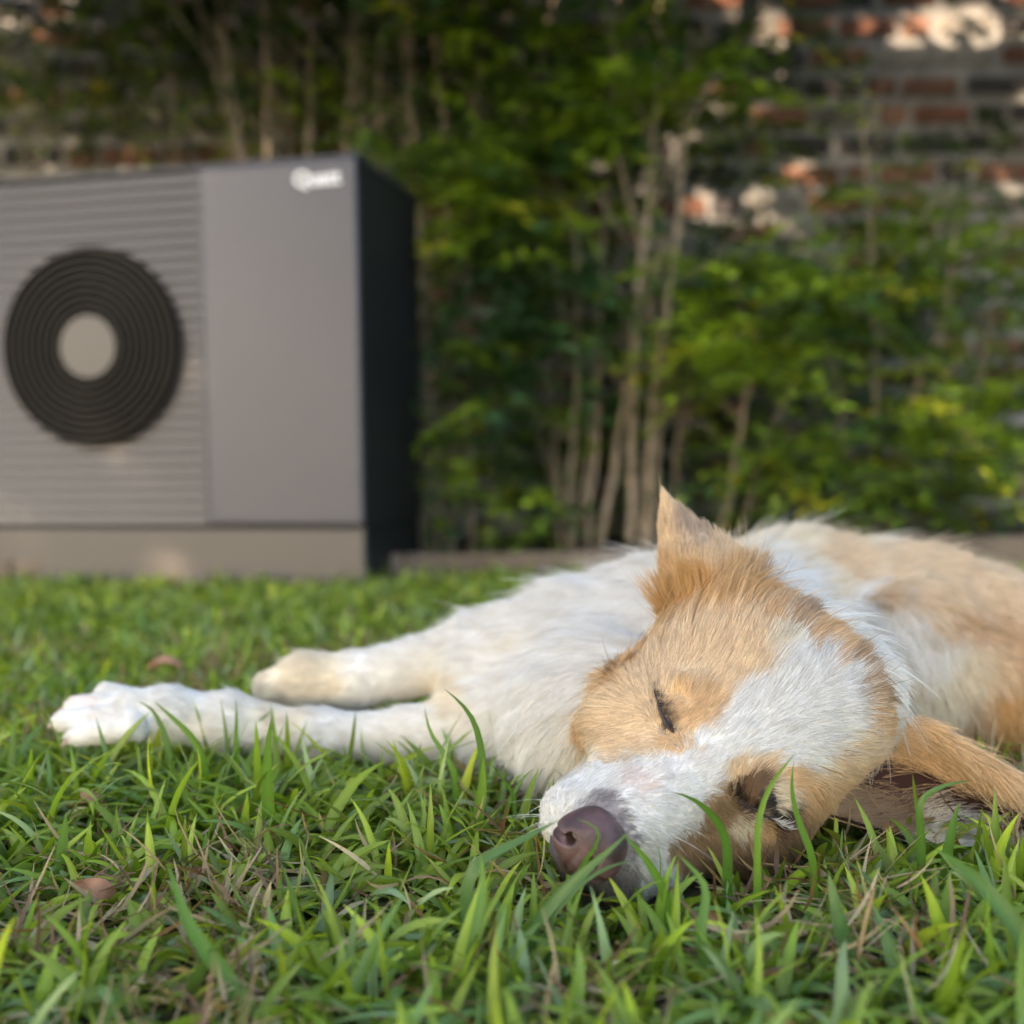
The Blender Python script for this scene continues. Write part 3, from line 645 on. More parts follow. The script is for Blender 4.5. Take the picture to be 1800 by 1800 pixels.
GB = [ # neck, trunk and legs
 (1350, 1010, .6, -.5, .030, .35, WC), (1450, 1090, .6, -.4, .030, .3, WC), (1550, 1190, .6, .3, .030, .3, WC), (1580, 1230, .6, .5, .028, .3, WC), (1600, 1260, .6, .5, .026, .35, CR), (1500, 1130, .6, -.3, .030, .3, WC), (1400, 1040, .6, -.5, .030, .3, WC),
 (1290, 960, .6, -.7, .036, .5, CR), (1340, 950, .7, -.6, .036, .55, CR), (1400, 965, .8, -.4, .034, .5, CR), (1450, 960, .8, -.4, .032, .45, BT), (1520, 950, .9, -.3, .032, .45, CR), (1560, 980, .9, .0, .030, .35, BT), (1620, 970, .9, .1, .028, .3, BT), (1700, 1010, .9, .3, .024, .25, BT), (1760, 1060, .8, .5, .022, .25, BT),
 (1480, 1000, .8, .0, .030, .3, BT), (1450, 1030, .7, .1, .032, .3, CR), (1550, 1040, .5, .6, .030, .3, BT), (1500, 1060, .5, .5, .032, .3, WC), (1560, 1090, .3, .9, .032, .3, WC), (1600, 1130, .3, .9, .034, .3, WC), (1640, 1060, .5, .8, .028, .3, BT), (1680, 1090, .5, .8, .028, .25, BN), (1740, 1100, .6, .7, .024, .25, BN),
 (1640, 1130, .3, .9, .032, .3, WC), (1630, 1190, .2, 1, .034, .3, CR), (1600, 1200, .3, .9, .034, .3, CR), (1660, 1220, .3, .9, .032, .3, CR), (1690, 1160, .4, .9, .030, .3, CR), (1740, 1180, .4, .9, .026, .25, BT), (1770, 1230, .3, 1, .024, .25, OR), (1720, 1260, .2, 1, .028, .3, BN), (1700, 1290, .1, 1, .026, .3, BR_), (1780, 1290, .2, 1, .024, .25, OR), (1795, 1150, .5, .8, .022, .25, BN),
 (1100, 960, -.4, -.7, .040, .55, WC), (1150, 950, -.4, -.8, .040, .6, CR), (1000, 1000, -.7, -.4, .036, .5, WC), (900, 1040, -.9, -.2, .030, .4, WC), (800, 1080, -1, 0, .022, .3, WC), (720, 1115, -1, .1, .014, .3, WC), (1100, 1050, -.7, .2, .036, .3, WC), (1000, 1100, -.8, .3, .036, .25, WC), (900, 1120, -.9, .2, .026, .2, WC), (850, 1180, -.9, .2, .018, .2, WC),
 (1150, 1020, -.5, .0, .036, .3, WC), (960, 1180, -.8, .5, .034, .25, WC), (920, 1250, -.7, .6, .032, .25, WC), (960, 1320, -.5, .8, .036, .3, WC), (1000, 1370, -.4, .9, .034, .3, WC), (900, 1320, -.7, .7, .030, .3, WC), (880, 1230, -.9, .3, .018, .2, WC), (1050, 1400, -.3, .9, .030, .3, WC),
 (750, 1150, -1, .1, .013, .15, WC), (640, 1190, -1, .1, .010, .12, WC), (560, 1195, -1, .05, .010, .12, CR), (480, 1205, -1, .1, .010, .12, CR), (560, 1163, -.8, -.3, .010, .3, CR), (760, 1265, -1, 0, .012, .15, WC), (600, 1275, -1, -.05, .010, .12, WC), (400, 1245, -1, -.1, .010, .12, WC), (300, 1235, -1, -.1, .010, .12, WC), (200, 1225, -1, .0, .010, .12, WC),
 (150, 1220, -.8, .3, .006, .12, PK), (130, 1250, -.9, .3, .006, .12, WC), (120, 1280, -.9, .3, .006, .12, WC), (690, 1215, -1, .1, .010, .15, WC), (800, 1215, -1, .2, .014, .15, CR)]
BN_ = (.56, .42, .30)
EARR = [(1165, 880, 0, -1, .009, .2, LT), (1170, 950, .0, -1, .011, .2, LT), (1195, 930, .1, -1, .010, .2, BN_), (1175, 1020, .0, -1, .012, .25, TN), (1150, 1070, -.5, -.8, .038, .6, OR), (1225, 950, .2, -1, .010, .2, BN_), (1240, 1000, .1, -1, .014, .2, LT), (1280, 975, .3, -.9, .011, .25, LT),
        (1220, 1040, .0, -1, .034, .4, OR), (1290, 1040, .3, -.9, .032, .4, TN), (1340, 1060, .5, -.8, .034, .5, BR_), (1360, 1090, .5, -.8, .024, .35, BR_)]
EO = (.76, .55, .34)
EARL = [(1500, 1250, .9, .3, .024, .3, TN), (1580, 1260, .9, .35, .026, .2, EO), (1650, 1280, .9, .5, .032, .38, EO), (1720, 1320, .8, .6, .034, .38, EO), (1800, 1380, .8, .6, .026, .3, TN), (1600, 1330, .85, .5, .030, .3, TN), (1680, 1340, .75, .65, .030, .2, EO), (1860, 1420, .8, .6, .018, .2, LT), (1560, 1440, .7, -.3, .020, .3, BR_), (1620, 1450, .7, -.4, .024, .3, CR), (1680, 1460, .7, -.3, .022, .3, W_), (1750, 1470, .8, -.2, .018, .25, PK)]
def guides(G):
    A = np.array([(g_[0], g_[1]) for g_ in G], float); d = np.array([(g_[2], g_[3]) for g_ in G], float); d /= np.linalg.norm(d, axis=1, keepdims=True)
    return A, d, np.array([(g_[4], g_[5]) for g_ in G], float), np.array([g_[6] for g_ in G], float)
GD = {'H': guides(GH), 'B': guides(GB), 'R': guides(EARR), 'L': guides(EARL)}
def vnoise(P, scale, seed):
    """cheap smooth 3-D noise in -1..1"""
    r = np.random.default_rng(seed); out = np.zeros(len(P))
    for _ in range(7):
        k = r.normal(size=3) / scale * 1.6; out += np.sin(P @ k + r.uniform(0, 6.3) + 1.5 * np.sin(P @ (r.normal(size=3) / scale) + r.uniform(0, 6.3)))
    return out / 4.0
def coat(P, which):
    """direction, length, lift, colour at points P from the guides of a region"""
    px, py = project(P); Q = np.stack([px, py], 1)
    n1 = np.stack([vnoise(P, .012, 1), vnoise(P, .012, 2)], 1) * (9 if which != 'B' else 16)
    Qc = Q + n1 + rng.normal(0, 4.5, Q.shape)
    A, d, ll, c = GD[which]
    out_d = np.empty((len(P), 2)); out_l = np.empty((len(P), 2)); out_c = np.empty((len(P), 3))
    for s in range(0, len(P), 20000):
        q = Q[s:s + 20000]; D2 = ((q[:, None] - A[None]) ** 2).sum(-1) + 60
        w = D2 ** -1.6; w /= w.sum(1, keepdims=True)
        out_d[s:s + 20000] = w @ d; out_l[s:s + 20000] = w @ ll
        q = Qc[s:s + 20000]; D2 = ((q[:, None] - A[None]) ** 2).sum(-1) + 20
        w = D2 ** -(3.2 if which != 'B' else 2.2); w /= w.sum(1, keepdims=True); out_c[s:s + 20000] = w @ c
    return out_d, out_l[:, 0], out_l[:, 1], out_c
HEADM = np.abs(hfld.sample(DV)) < .012
hd = hfld.sample(DV); px_, py_ = project(DV)
HEADM = (hd < .015) & ~((DV - E0) @ hF < -.135)
skin_c = np.zeros((len(DV), 3))
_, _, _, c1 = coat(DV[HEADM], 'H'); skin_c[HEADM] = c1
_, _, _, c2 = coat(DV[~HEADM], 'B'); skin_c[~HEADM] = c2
def fur_material(name='fur', rough=.55):
    m, nt, b = mat(name)
    ca = nt.nodes.new('ShaderNodeAttribute'); ca.attribute_name = 'Col'
    sn = nt.nodes.new('ShaderNodeAttribute'); sn.attribute_name = 'surf_n'
    ge = nt.nodes.new('ShaderNodeNewGeometry')
    add = nt.nodes.new('ShaderNodeVectorMath'); add.operation = 'MULTIPLY_ADD'; add.inputs[1].default_value = (1.0, 1.0, 1.0)
    nt.links.new(sn.outputs['Vector'], add.inputs[0]); nt.links.new(ge.outputs['Normal'], add.inputs[2])
    nm = nt.nodes.new('ShaderNodeVectorMath'); nm.operation = 'NORMALIZE'; nt.links.new(add.outputs[0], nm.inputs[0])
    nt.links.new(ca.outputs['Color'], b.inputs['Base Color']); b.inputs['Roughness'].default_value = rough; b.inputs['Specular IOR Level'].default_value = .35
    nt.links.new(nm.outputs[0], b.inputs['Normal'])
    tr = nt.nodes.new('ShaderNodeBsdfTranslucent'); nt.links.new(ca.outputs['Color'], tr.inputs['Color'])
    ms = nt.nodes.new('ShaderNodeMixShader'); ms.inputs[0].default_value = .30
    nt.links.new(b.outputs[0], ms.inputs[1]); nt.links.new(tr.outputs[0], ms.inputs[2]); nt.links.new(ms.outputs[0], nt.nodes['Material Output'].inputs['Surface'])
    return m
fur_m = fur_material()
skin_m, nt_, b_ = mat('coat_underlayer')
a_ = nt_.nodes.new('ShaderNodeAttribute'); a_.attribute_name = 'Col'; nt_.links.new(a_.outputs['Color'], b_.inputs['Base Color']); b_.inputs['Roughness'].default_value = .9; b_.inputs['Specular IOR Level'].default_value = .1
dloc = Vector((.30, 1.15, 0.0))
dog = empty('dog', dloc); tag(dog, 'white and ginger long-haired dog asleep on the lawn, forelegs stretched out', 'dog')
inv = np.array(dloc)
SKIN_EYE_LATER = 1
for ex, ey in ((1150, 1212), (1157, 1228), (1162, 1246), (1168, 1263), (1175, 1279), (1290, 1404), (1306, 1411), (1326, 1420), (1346, 1431), (1364, 1443)):
    k_ = np.clip(1.6 - np.linalg.norm(DV - trace(ex, ey), axis=1) / .0045, 0, 1); skin_c *= (1 - .9 * k_)[:, None]
for p_, _n in EYES: skin_c *= (1 - .4 * np.clip(1.5 - np.linalg.norm(DV - p_, axis=1) / .020, 0, 1))[:, None]
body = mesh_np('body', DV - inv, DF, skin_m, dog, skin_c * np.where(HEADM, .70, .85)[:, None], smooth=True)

def hair_obj(name, parent, strands, rad, cols, norms, m):
    """strands (n,k,3)"""
    n, k, _ = strands.shape
    hc = bpy.data.hair_curves.new(name); hc.add_curves([k] * n)
    hc.points.foreach_set('position', (strands - inv).astype(np.float32).ravel())
    ra = hc.attributes.get('radius') or hc.attributes.new('radius', 'FLOAT', 'POINT')
    ra.data.foreach_set('value', rad.astype(np.float32).ravel())
    a = hc.attributes.new('Col', 'FLOAT_COLOR', 'CURVE'); c = np.ones((n, 4), dtype=np.float32); c[:, :3] = cols; a.data.foreach_set('color', c.ravel())
    a = hc.attributes.new('surf_n', 'FLOAT_VECTOR', 'CURVE'); a.data.foreach_set('vector', norms.astype(np.float32).ravel())
    hc.materials.append(m)
    o = link(bpy.data.objects.new(name, hc), parent); o['kind'] = 'stuff'; return o
def grow(P, N, which, K=6, clump_n=70, clump=.55, wid=.00026, lenscale=1.0, rand=.10):
    d2, L, lift, col = coat(P, which)
    D3 = d2[:, :1] * rt - d2[:, 1:] * up
    T = D3 - (D3 * N).sum(1, keepdims=True) * N; T /= np.linalg.norm(T, axis=1, keepdims=True) + 1e-6
    n = len(P)
    wav = np.stack([vnoise(P, .03, 21 + i) for i in range(3)], 1) * (.22 if which == 'B' else .13) + np.stack([vnoise(P, .008, 31 + i) for i in range(3)], 1) * (.16 if which == 'B' else .08)
    T = T + wav + rng.normal(0, rand, (n, 3)); T -= (T * N).sum(1, keepdims=True) * N * .9; T /= np.linalg.norm(T, axis=1, keepdims=True)
    L = L * lenscale * (1 + .25 * vnoise(P, .015, 40)) * rng.uniform(.65, 1.15, n)
    lf = (lift * (1 + .35 * vnoise(P, .02, 41)))[:, None] + rng.normal(0, .05, (n, 1))
    d0 = T + N * (lf + .35); d0 /= np.linalg.norm(d0, axis=1, keepdims=True)
    d1 = T + N * (lf - .12) + np.array([0, 0, -.12]); d1 /= np.linalg.norm(d1, axis=1, keepdims=True)
    S = np.empty((n, K, 3)); S[:, 0] = P - N * .001
    for k in range(1, K):
        t = (k - .5) / (K - 1); dd = d0 * (1 - t) + d1 * t
        S[:, k] = S[:, k - 1] + dd * (L / (K - 1))[:, None]
    # clumps
    m = max(1, n // clump_n); ci = rng.choice(n, m, replace=False)
    kd = kdtree.KDTree(m)
    for i, c in enumerate(ci): kd.insert(P[c], i)
    kd.balance()
    near = np.array([kd.find(p)[1] for p in P]); cc = ci[near]
    same = np.linalg.norm(P - P[cc], axis=1) < .03
    tk = (np.arange(K) / (K - 1)) ** 1.3
    ck = rng.uniform(.2, 1, m)[near] * clump * same
    tgt = S[cc]
    S = S + (tgt - S) * (tk[None, :, None] * ck[:, None, None])
    wrad = wid * np.where(L > .02, 1.25, 1.0) * rng.uniform(.7, 1.2, n)
    rad = wrad[:, None] * (1 - .8 * (np.arange(K) / (K - 1)) ** 1.5)[None]
    col = col * (rng.uniform(.66, 1.14, (n, 1)) if which != 'B' else rng.uniform(.86, 1.08, (n, 1))) * (1 + .12 * vnoise(P, .006, 50)[:, None])
    guard = rng.uniform(size=n) < (.03 if which == 'B' else .03); S[guard] = S[guard, :1] + (S[guard] - S[guard, :1]) * rng.uniform(1.2, 2.1, (guard.sum(), 1, 1))
    return S, rad, np.clip(col, 0.01, .90), N, L
def scatter(V, F, dens):
    """roots on quads/tris; dens: per-face density per m2"""
    T = np.concatenate([F[:, [0, 1, 2]], F[:, [0, 2, 3]]]) if F.shape[1] == 4 else F
    dn = np.concatenate([dens, dens]) if F.shape[1] == 4 else dens
    A, B, C = V[T[:, 0]], V[T[:, 1]], V[T[:, 2]]
    cr = np.cross(B - A, C - A); ar = np.linalg.norm(cr, axis=1) * .5
    ex = ar * dn; cnt = rng.poisson(ex); idx = np.repeat(np.arange(len(T)), cnt)
    u = rng.uniform(size=(len(idx), 2)); fl = u.sum(1) > 1; u[fl] = 1 - u[fl]
    P = A[idx] + (B - A)[idx] * u[:, :1] + (C - A)[idx] * u[:, 1:]
    return P, cr[idx] / (np.linalg.norm(cr[idx], axis=1, keepdims=True) + 1e-12)
fc = DV[DF].mean(1); fn = fld.grad(fc); view = CAM - fc; view /= np.linalg.norm(view, axis=1, keepdims=True)
facing = (fn * view).sum(1); fh = HEADM[DF].mean(1) > .5
pxf, pyf = project(fc)
dens = np.where(fh, 800000., 430000.) * np.where(facing > -.25, 1.0, .12) * (fc[:, 2] > -.005)
dens *= np.where(fh & ((fc - E0) @ hF > .02), 1.8, 1)
dens *= np.where(fc[:, 1] > 1.38, .35, 1) * np.where(pxf > 1950, .25, 1)
legs = (~fh) & (pxf < 860); dens[legs] *= 2.8
for p_, _n in EYES: dens *= np.where(np.linalg.norm(fc - p_, axis=1) < .028, 2.6, 1)
P, _ = scatter(DV, DF, dens)
N = fld.grad(P)
NOSE_C = H(.122, -.014, .003) + np.array([-.003, -.009, -.004])
isH = (hfld.sample(P) < .015) & ~((P - E0) @ hF < -.135)
nosecut = np.linalg.norm((P - NOSE_C) @ HR.T / np.array([.018, .024, .021]), axis=1) > 1.0
# ------------------------------------------------ eyes and nose, laid on the modelled head
bvh = BVHTree.FromPolygons([tuple(v) for v in DV], [tuple(int(i) for i in f) for f in DF])
def onskin(px, py, off=0.0):
    d = fwd + rt * (px - 900) / F_PX + up * (900 - py) / F_PX
    loc, nrm, _, _ = bvh.ray_cast(Vector(CAM), Vector(d))
    loc = np.array(loc); nrm = fld.grad(loc[None])[0]
    return loc + nrm * off, nrm
lid_m = simple('eyelid_skin', (.050, .036, .036), .34, .5, bump=.3, bscale=600)
slit_m = simple('eye_slit', (.004, .003, .003), .3, .5)
def eyelid(mid, widths, off=.0022):
    """raised almond rim with a dark slit: mid = pixel polyline of the closed lid"""
    e = []
    for (x, y), w in zip(mid, widths):
        p, nn = onskin(x, y); e.append((p, nn, w))
    bm = bmesh.new(); rows = []
    for k, (p, nn, w) in enumerate(e):
        t = e[min(k + 1, len(e) - 1)][0] - e[max(k - 1, 0)][0]; t /= np.linalg.norm(t); s = np.cross(t, nn)
        rows.append([bm.verts.new(Vector(p + s * w * a + nn * h)) for a, h in ((-1.6, -.003), (-1.1, .0008), (-.8, off * .8), (-.6, -off * .9), (-.35, off * .4), (.15, off * 1.5), (.6, off * 1.1), (1.1, .0004), (1.6, -.003))])
    for a, b in zip(rows[:-1], rows[1:]):
        for i in range(8): bm.faces.new((a[i], a[i + 1], b[i + 1], b[i]))
    bmesh.ops.translate(bm, verts=bm.verts, vec=-dloc)
    o = bm_obj('eyelid', bm, lid_m, dog, True)
    md = o.modifiers.new('s', 'SUBSURF'); md.levels = 2; md.render_levels = 2
    return o, e
lid1, le1 = eyelid([(1152, 1216), (1157, 1230), (1163, 1246), (1169, 1262), (1176, 1277), (1185, 1289)], [.0004, .0018, .0030, .0031, .0022, .0005])
lid2, le2 = eyelid([(1290, 1404), (1306, 1411), (1326, 1420), (1346, 1431), (1364, 1443), (1380, 1453)], [.0004, .0015, .0020, .0020, .0016, .0004])
# short dark hair round the eyes, bare skin under the lid
eye_pts = [q for e in (le1, le2) for q in e]
ed_ = np.min([np.linalg.norm(P - q[0], axis=1) - q[2] for q in eye_pts], axis=0)
keep = nosecut | ~isH; keep &= ~((ed_ < -.0014) & isH)
P = P[keep]; N = N[keep]; isH = isH[keep]; ed_ = ed_[keep]
near_eye = np.clip(1 - (ed_ + .0005) / .0045, 0, 1)
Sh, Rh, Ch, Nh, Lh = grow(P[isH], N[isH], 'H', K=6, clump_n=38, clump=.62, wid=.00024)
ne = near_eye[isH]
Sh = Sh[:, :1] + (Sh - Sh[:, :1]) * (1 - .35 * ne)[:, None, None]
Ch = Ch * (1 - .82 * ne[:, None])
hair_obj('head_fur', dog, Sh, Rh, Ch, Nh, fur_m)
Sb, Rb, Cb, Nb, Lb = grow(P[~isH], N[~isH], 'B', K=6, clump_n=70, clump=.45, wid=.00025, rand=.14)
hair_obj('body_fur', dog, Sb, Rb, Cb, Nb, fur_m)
# lashes
def lashes(e, dirpx, L, n, col, side):
    S = []; 
    for _ in range(n):
        k = rng.uniform(.1, len(e) - 1.05); i = int(k); f = k - i
        p = e[i][0] * (1 - f) + e[i + 1][0] * f; nn = e[i][1]
        d = (dirpx[0] + rng.normal(0, .35)) * rt - (dirpx[1] + rng.normal(0, .25)) * up + nn * .5; d /= np.linalg.norm(d)
        l = L * rng.uniform(.5, 1.1); p = p + nn * .003
        pts = [p]; 
        for j in range(5): pts.append(pts[-1] + (d + nn * (-.15 * j)) * l / 5)
        S.append(pts)
    S = np.array(S); rad = np.tile(np.linspace(.00020, .00005, 6), (n, 1))
    hair_obj('eyelashes', dog, S, rad, np.tile(np.array(col), (n, 1)), np.tile(np.array([0, -.5, .8]), (n, 1)), fur_m)
lashes(le1, (.75, .1), .0060, 42, (.05, .03, .02), 1)
lashes(le2, (.8, .5), .011, 90, (.06, .04, .03), 1)
lashes(le2[3:], (.95, -.15), .013, 60, (.70, .66, .60), 1)
# whiskers
S = []
for _ in range(26):
    x, y = (rng.uniform(930, 990), rng.uniform(1395, 1450)) if rng.uniform() < .6 else (rng.uniform(1110, 1200), rng.uniform(1440, 1500))
    try: p, nn = onskin(x, y)
    except Exception: continue
    d = nn * .6 + rt * (-.8 if x < 1000 else .5) + up * rng.normal(0, .35); d /= np.linalg.norm(d); l = rng.uniform(.012, .035)
    pts = [p]
    for j in range(5): pts.append(pts[-1] + (d + np.array([0, 0, -.10 * j])) * l / 5)
    S.append(pts)
S = np.array(S); hair_obj('whiskers', dog, S, np.tile(np.linspace(.00016, .00004, 6), (len(S), 1)), np.full((len(S), 3), .8), np.tile(np.array([0, -.6, .8]), (len(S), 1)), fur_m)

# nose
nf = Field(np.array([-.03, -.036, -.036]), np.array([.034, .036, .036]), .0009)
nf.add(ellip((-.004, 0, .001), (.017, .0235, .0195)), .004); nf.add(ellip((-.010, 0, .008), (.018, .0195, .0155)), .006)
nf.add(ellip((.000, .0115, -.003), (.0135, .0120, .0120)), .005); nf.add(ellip((.000, -.0115, -.003), (.0135, .0120, .0120)), .005)
nf.add(rcone((.003, 0, -.008), (-.004, 0, -.019), .010, .007), .006)
for s_ in (1, -1):
    nf.add(rcone((.0165, s_ * .0095, .0025), (-.001, s_ * .0115, .001), .0040, .0036), .0015, sub=True)      # round front of the nostril
    nf.add(rcone((.0145, s_ * .0120, -.0010), (.0075, s_ * .0195, -.0045), .0032, .0026), .0015, sub=True)    # and the slit that curls back
    nf.add(rcone((.0075, s_ * .0195, -.0045), (-.004, s_ * .0245, -.0055), .0026, .0014), .002, sub=True)
nf.add(rcone((.0150, 0, .001), (.0150, 0, -.010), .0010, .0018), .0025, sub=True)
nf.add(rcone((.0150, 0, -.010), (.004, 0, -.026), .0018, .0018), .0025, sub=True)
NV, NF_ = nf.nets()
nF = hF * .50 + np.array([.08, -.78, -.06]); nF -= hL * (nF @ hL); nF /= np.linalg.norm(nF); nU = np.cross(nF, hL); NR3 = np.stack([nF, hL, nU])
NVw = (NV * 1.08) @ NR3 + NOSE_C
nose_m, nt_, b_ = mat('nose_leather')
tc = nt_.nodes.new('ShaderNodeTexCoord'); vo = nt_.nodes.new('ShaderNodeTexVoronoi'); vo.inputs['Scale'].default_value = 950
nt_.links.new(tc.outputs['Object'], vo.inputs['Vector']); bp = nt_.nodes.new('ShaderNodeBump'); bp.inputs['Strength'].default_value = .55; bp.inputs['Distance'].default_value = .0007
nt_.links.new(vo.outputs['Distance'], bp.inputs['Height']); nt_.links.new(bp.outputs['Normal'], b_.inputs['Normal'])
nz = nt_.nodes.new('ShaderNodeTexNoise'); nz.inputs['Scale'].default_value = 60; nt_.links.new(tc.outputs['Object'], nz.inputs['Vector'])
rp = nt_.nodes.new('ShaderNodeValToRGB'); rp.color_ramp.elements[0].color = (.040, .019, .018, 1); rp.color_ramp.elements[1].color = (.125, .066, .062, 1); rp.color_ramp.elements[0].position = .35; rp.color_ramp.elements[1].position = .65
nt_.links.new(nz.outputs['Fac'], rp.inputs['Fac']); nt_.links.new(rp.outputs['Color'], b_.inputs['Base Color']); b_.inputs['Roughness'].default_value = .34
mesh_np('nose', NVw - inv, NF_, nose_m, dog, smooth=True)
# dark lips under the nose
bm = bmesh.new()
lp = [H(.118, -.040, -.030), H(.130, -.026, -.034), H(.134, -.010, -.036), H(.126, .006, -.042), H(.10, .026, -.058)]
tube(bm, [p - inv for p in lp], [.003, .0055, .0055, .005, .003], 8); bm_obj('lips', bm, lid_m, dog, True)

claw_m = simple('claw', (.42, .30, .24), .4, .5)
for a, b in (((186, 1218, 1.115), (166, 1220, 1.112)), ((134, 1241, 1.10), (108, 1246, 1.095)), ((112, 1267, 1.08), (88, 1275, 1.075)), ((135, 1294, 1.065), (112, 1306, 1.058))):
    bm = bmesh.new(); A = at(*a) - inv; B = at(*b) - inv; d_ = B - A
    tube(bm, [A + d_ * .2, A + d_ * .8, A + d_ * 1.25 - np.array([0, 0, .002])], [.004, .003, .0006], 7); bm_obj('claw', bm, claw_m, dog, True)

# ears: cupped skins with their own coat
def ear(outline_l, outline_r, Dl, Dr, bulge, which, dens_out, dens_in, inner_col, inner_side):
    """outline_l/r: pixel polylines base->tip for the two edges; bulge towards (+) or away from (-) the viewer"""
    nv, nu = 26, 16
    def samp(pl, t):
        pl = np.array(pl, float); s = np.r_[0, np.cumsum(np.linalg.norm(np.diff(pl[:, :2], axis=0), axis=1))]; s /= s[-1]
        return np.array([np.interp(t, s, pl[:, i]) for i in range(2)])
    G = np.zeros((nv, nu, 3))
    for j in range(nv):
        t = j / (nv - 1); a = samp(outline_l, t); b = samp(outline_r, t)
        D0 = Dl[0] + (Dl[1] - Dl[0]) * t; D1 = Dr[0] + (Dr[1] - Dr[0]) * t
        A = at(a[0], a[1], D0); B = at(b[0], b[1], D1); wd = np.linalg.norm(A - B)
        for i in range(nu):
            u = i / (nu - 1); p = A * (1 - u) + B * u
            p = p + (CAM - p) / np.linalg.norm(CAM - p) * bulge * math.sin(math.pi * u) * min(wd * .5, .03)
            G[j, i] = p
    V = G.reshape(-1, 3); idx = np.arange(nv * nu).reshape(nv, nu)
    F = np.stack([idx[:-1, :-1], idx[:-1, 1:], idx[1:, 1:], idx[1:, :-1]], -1).reshape(-1, 4)
    # normals toward viewer
    du = np.gradient(G, axis=1); dv = np.gradient(G, axis=0); Nn = np.cross(du, dv); Nn /= np.linalg.norm(Nn, axis=2, keepdims=True) + 1e-9
    Nn[(Nn * (CAM - G)).sum(-1) < 0] *= -1; Nn = Nn.reshape(-1, 3)
    th = .0012; V2 = np.concatenate([V + Nn * th, V - Nn * th]); m0 = len(V)
    edge = np.r_[idx[0, :], idx[1:, -1], idx[-1, -2::-1], idx[-2:0:-1, 0]]
    Fr = np.stack([edge, np.roll(edge, -1), np.roll(edge, -1) + m0, edge + m0], 1)
    Fa = np.concatenate([F, F[:, ::-1] + m0, Fr])
    _, _, _, c = coat(V, which); cf = c * .9; cb = c * .9
    ic = np.array(inner_col)
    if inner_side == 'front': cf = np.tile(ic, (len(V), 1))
    else: cb = np.tile(ic, (len(V), 1))
    o = mesh_np('ear', V2 - inv, Fa, skin_m, dog, np.concatenate([cf, cb]), smooth=True)
    out = []
    T = F
    for side, dn in ((1, dens_out if inner_side != 'front' else dens_in), (-1, dens_out if inner_side == 'front' else dens_in)):
        Pp, _ = scatter(V, T, np.full(len(T), float(dn)))
        kd = kdtree.KDTree(len(V)); 
        for q in range(len(V)): kd.insert(V[q], q)
        kd.balance(); ii = [kd.find(p)[1] for p in Pp]
        Nx = Nn[ii] * side; out.append((Pp + Nx * th, Nx))
    return o, V, out, G, Nn.reshape(nv, nu, 3)
eo, EV, outs, G1, _ = ear([(1215, 1160), (1170, 1080), (1160, 1010), (1159, 930), (1163, 868)], [(1350, 1140), (1335, 1050), (1312, 990), (1282, 952), (1240, 925), (1200, 893), (1167, 866)], (.965, .985), (.965, .985), .95, 'R', 700000, 150000, (.45, .30, .24), 'back')
Pq = np.concatenate([o_[0] for o_ in outs]); Nq = np.concatenate([o_[1] for o_ in outs])
S1, R1, C1, N1, _ = grow(Pq, Nq, 'R', clump_n=45, clump=.5, wid=.00022)
hair_obj('ear_fur', eo, S1, R1, C1, N1, fur_m)
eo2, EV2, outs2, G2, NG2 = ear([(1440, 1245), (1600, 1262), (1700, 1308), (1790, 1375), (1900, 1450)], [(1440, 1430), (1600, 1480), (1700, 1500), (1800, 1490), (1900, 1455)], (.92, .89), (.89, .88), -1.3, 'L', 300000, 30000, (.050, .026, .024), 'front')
# the front face is the inside: only sparse pale hair there, long ginger hair falls over the upper rim
Pb, Nb_ = outs2[1]; S2, R2, C2, N2, _ = grow(Pb, Nb_, 'L', clump_n=45, clump=.5, wid=.00024)
hair_obj('ear_fur', eo2, S2, R2, C2, N2, fur_m)
rim = []; rn = []
for _ in range(26000):
    j = rng.uniform(0, 24.9); i = abs(rng.normal(0, 2.0)) if rng.uniform() < .80 else 14.9 - abs(rng.normal(0, 2.2)); i = max(0, i)
    i = min(i, 14.9); jj, ii = int(j), int(i); fj, fi = j - jj, i - ii
    rim.append((G2[jj, ii] * (1 - fj) + G2[jj + 1, ii] * fj) * (1 - fi) + (G2[jj, ii + 1] * (1 - fj) + G2[jj + 1, ii + 1] * fj) * fi); rn.append(NG2[jj, ii] * .6 + np.array([0, -.2, .5]))
rim = np.array(rim); rn = np.array(rn); rn /= np.linalg.norm(rn, axis=1, keepdims=True)
S3, R3, C3, N3, _ = grow(rim, rn, 'L', clump_n=60, clump=.6, wid=.00022, rand=.20)
hair_obj('ear_fringe', eo2, S3, R3, C3, N3, fur_m)

